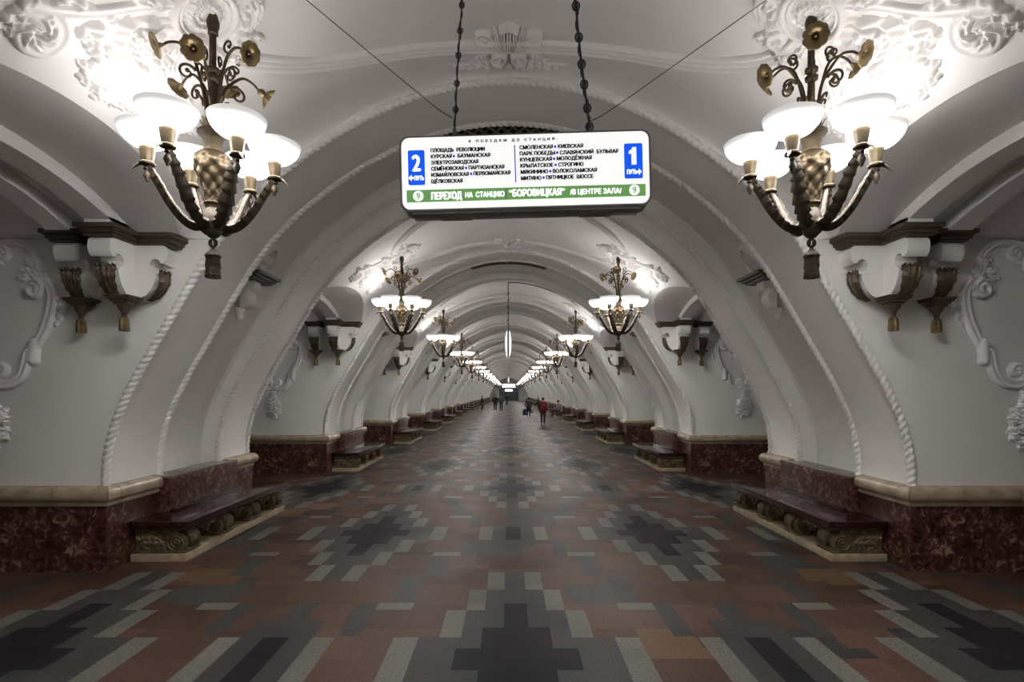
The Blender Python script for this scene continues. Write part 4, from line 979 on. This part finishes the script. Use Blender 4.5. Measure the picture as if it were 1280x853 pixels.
def person(label, loc, face, h, coat, legs, hair, stride=.22, arms=((.05, -.1), (.05, .15)), coat_len=.62, lean=0., sit=False, hat=False, group=None):
    """face = heading; body faces local -Y"""
    root = empty('person', loc, label, 'person', group); root.rotation_euler.z = face; s = h/1.75
    pz = .95 if not sit else .56
    X = lambda x, y, z: (x*s, (y-lean*max(0, z-pz))*s, z*s)
    dz = pz-.95; V_ = []; E_ = []
    def v(co, r): V_.append((X(*co), tuple(q*s for q in r) if isinstance(r, tuple) else r*s)); return len(V_)-1
    def e(a, b): E_.append((a, b))
    pel = v((0, 0, .95+dz), (.15, .11)); sp = v((0, 0, 1.15+dz), (.13, .10)); ch = v((0, 0, 1.34+dz), (.15, .11)); nk = v((0, 0, 1.49+dz), .055); hb = v((0, -.01, 1.56+dz), (.07, .075)); hm = v((0, -.015, 1.64+dz), (.08, .095)); ht = v((0, -.005, 1.71+dz), (.065, .075))
    for a, b in ((pel, sp), (sp, ch), (ch, nk), (nk, hb), (hb, hm), (hm, ht)): e(a, b)
    ns = v((0, -.115, 1.625+dz), .012); e(hm, ns)
    limb = {}
    for sx in (-1, 1):
        st = stride*sx
        if not sit: kn, an, to = (sx*.095, -.09-st*.45, .50), (sx*.09, -st*.9+.04, .09), (sx*.10, -st*.9-.12, .035)
        else: kn, an, to = (sx*.12, -.44, .52), (sx*.12, -.42, .09), (sx*.13, -.57, .035)
        hp = v((sx*.09, 0, .90+dz), .085); k = v(kn, .058); an_ = v(an, .040); t_ = v(to, .035); e(pel, hp); e(hp, k); e(k, an_); e(an_, t_)
        limb['leg', sx] = ((sx*.09, 0, .92+dz), kn, an, to)
        ao, sw = arms[0 if sx < 0 else 1]
        sh, el, wr = (sx*.19, 0, 1.42+dz), (sx*(.23+ao*.7), -sw*.5+.03, 1.15+dz), (sx*(.22+ao*.4), -sw-.06, .93+dz)
        if sit: el, wr = (sx*.24, -.05, 1.15+dz), (sx*.10, -.28, 1.03+dz)
        a1 = v(sh, .058); a2 = v(el, .043); a3 = v(wr, .028); e(ch, a1); e(a1, a2); e(a2, a3)
        pm = (wr[0], wr[1]-.03, wr[2]-.07); a4 = v(pm, (.032, .02)); e(a3, a4); limb['arm', sx] = (sh, el, wr, pm)
        for i, ln in enumerate((.075, .085, .08, .06)):
            f1 = v((pm[0]+(i-1.5)*.008*sx, pm[1]+(i-1.5)*.018, pm[2]-.035), .009); f2 = v((pm[0]+(i-1.5)*.008*sx-.01*sx, pm[1]+(i-1.5)*.02-.012, pm[2]-.035-ln*.7), .0075); e(a4, f1); e(f1, f2)
        th = v((pm[0]-.01*sx, pm[1]-.045, pm[2]-.015), .010); e(a3, th); t2 = v((pm[0]-.015*sx, pm[1]-.06, pm[2]-.05), .008); e(th, t2)
    bodyo = skin_mb('body', V_, E_, solid('skin', (.42, .25, .18), .6), root)
    # coat
    V_, E_ = [], []
    hem = .95+dz-(coat_len-.35)
    a0 = v((0, 0, 1.18+dz), (.215, .165)); a1 = v((0, 0, 1.36+dz), (.225, .165)); a2 = v((0, .005, 1.48+dz), (.12, .11)); b0 = v((0, 0, .98+dz), (.235, .185)); e(a0, a1); e(a1, a2); e(a0, b0)
    if not sit: b1 = v((0, 0, max(hem, .5)), (.26, .21)); e(b0, b1)
    for sx in (-1, 1):
        sh, el, wr, pm = limb['arm', sx]; q0 = v(sh, .078); q1 = v(el, .062); q2 = v((wr[0], wr[1], wr[2]+.02), .050); e(a1, q0); e(q0, q1); e(q1, q2)
    skin_mb('coat', V_, E_, solid(*coat), root)
    V_, E_ = [], []
    c0 = v((0, 0, .93+dz), (.16, .125))
    for sx in (-1, 1):
        hp, kn, an, to = limb['leg', sx]; q0 = v(hp, .10); q1 = v(kn, .072); q2 = v((an[0], an[1], an[2]+.03), .058); e(c0, q0); e(q0, q1); e(q1, q2)
    skin_mb('trousers', V_, E_, solid(*legs), root)
    for sx in (-1, 1):
        an, to = limb['leg', sx][2:]; V_, E_ = [], []; q0 = v((an[0], an[1]+.02, .055), .050); q1 = v((to[0], to[1]+.06, .045), .042); q2 = v((to[0], to[1], .036), .034); e(q0, q1); e(q1, q2)
        skin_mb('shoe', V_, E_, solid('dark_leather', (.02, .018, .017), .5), root)
    c = X(0, .012, 1.675+dz); MB().sphere(c, (.093*s, .108*s, .085*s), 16, 10).build('hat' if hat else 'hair', solid(*hair), root)
    root['hands'] = 0; del root['hands']
    return root, limb, s
DK, NV, RD, GY, BKT, JN = ('charcoal_coat', (.018, .018, .02)), ('navy_coat', (.018, .02, .035)), ('red_coat', (.17, .012, .014)), ('grey_coat', (.06, .062, .07)), ('black_trousers', (.013, .013, .015)), ('dark_jeans', (.02, .024, .035))
HB_, HG = ('dark_hair', (.02, .014, .01)), ('dark_hat', (.015, .014, .016))
person('person in a red coat and dark hat walking alone on the right', (2.0, 31.9, 0), PI*.98, 1.60, RD, BKT, HG, .14, hat=True, coat_len=.66)
wm, wl, ws = person('stooped person in a dark coat carrying a bag in each hand', (1.52, 41.8, 0), PI*1.03, 1.50, DK, BKT, HG, .16, ((.14, .05), (.14, .05)), .85, .12)
def bag(name, loc, d, mk, lab):
    o = empty(name, loc, lab, 'bag'); w, t, h = d
    m = MB(); g = []
    for z in np.linspace(0, 1, 8):
        k = .85+.2*math.sin(PI*min(.9, z+.15)); a = np.linspace(0, 2*PI, 16, endpoint=False); g.append(np.stack([w/2*k*np.sign(np.cos(a))*np.abs(np.cos(a))**.6, t/2*k*np.sign(np.sin(a))*np.abs(np.sin(a))**.6, np.full(16, z*h)], 1))
    m.grid(np.array(g), close_v=True); m.f.append(tuple(range(16))); m.m.append(0); m.f.append(tuple(range(112, 128))); m.m.append(0); m.build('sack', solid(*mk), o)
    m = MB()
    for y in (-t*.25, t*.25): m.tube([(w*.28*math.cos(a), y*(1-math.sin(a)), h+.16*math.sin(a)) for a in np.linspace(0, PI, 9)], .008, 5)
    m.build('handle', solid(*mk), o)
for sx, d, mk, lab in ((1, (.40, .22, .46), ('blue_bag', (.016, .02, .075)), 'dark blue shopping bag held by the stooped person in the dark coat'), (-1, (.26, .16, .30), ('pale_bag', (.22, .21, .21)), 'small pale bag in the other hand of the stooped person')):
    pm = wl['arm', sx][3]; pt = Matrix.Rotation(PI*1.03, 4, 'Z') @ Vector((pm[0]*ws, (pm[1]-.0)*ws, pm[2]*ws)); bag('carried_bag', (1.52+pt.x, 41.8+pt.y, pt.z-.02-d[2]-.10), d, mk, lab)
person('person in a dark coat on the left of the pair walking up the middle', (-1.32, 53.0, 0), 0, 1.76, DK, BKT, HB_, .2, coat_len=.5, group=None)
person('person in a grey jacket on the right of the pair walking up the middle', (-.75, 53.6, 0), 0, 1.72, GY, JN, HB_, .24, coat_len=.42)
person('person in dark clothes walking in the middle far behind the pair', (-.28, 78, 0), 0, 1.74, NV, BKT, HB_, .2, coat_len=.5)
person('person in a dark hooded coat standing by the benches on the left', (-2.8, 57, 0), PI*.5, 1.55, ('olive_coat', (.022, .024, .02)), BKT, HG, .06, coat_len=.7, hat=True)
def seated(label, n, sx, u, coat): person(label, (sx*3.78, YA+n*P+u, -.005), -sx*PI/2, 1.70, coat, BKT, HB_, sit=True)
seated('person in a pale jacket sitting on a far bench on the right', 5, 1, 1.2, ('pale_jacket', (.30, .28, .27)))
seated('person in a grey coat sitting on the farthest occupied bench on the right', 9, 1, 1.6, GY)
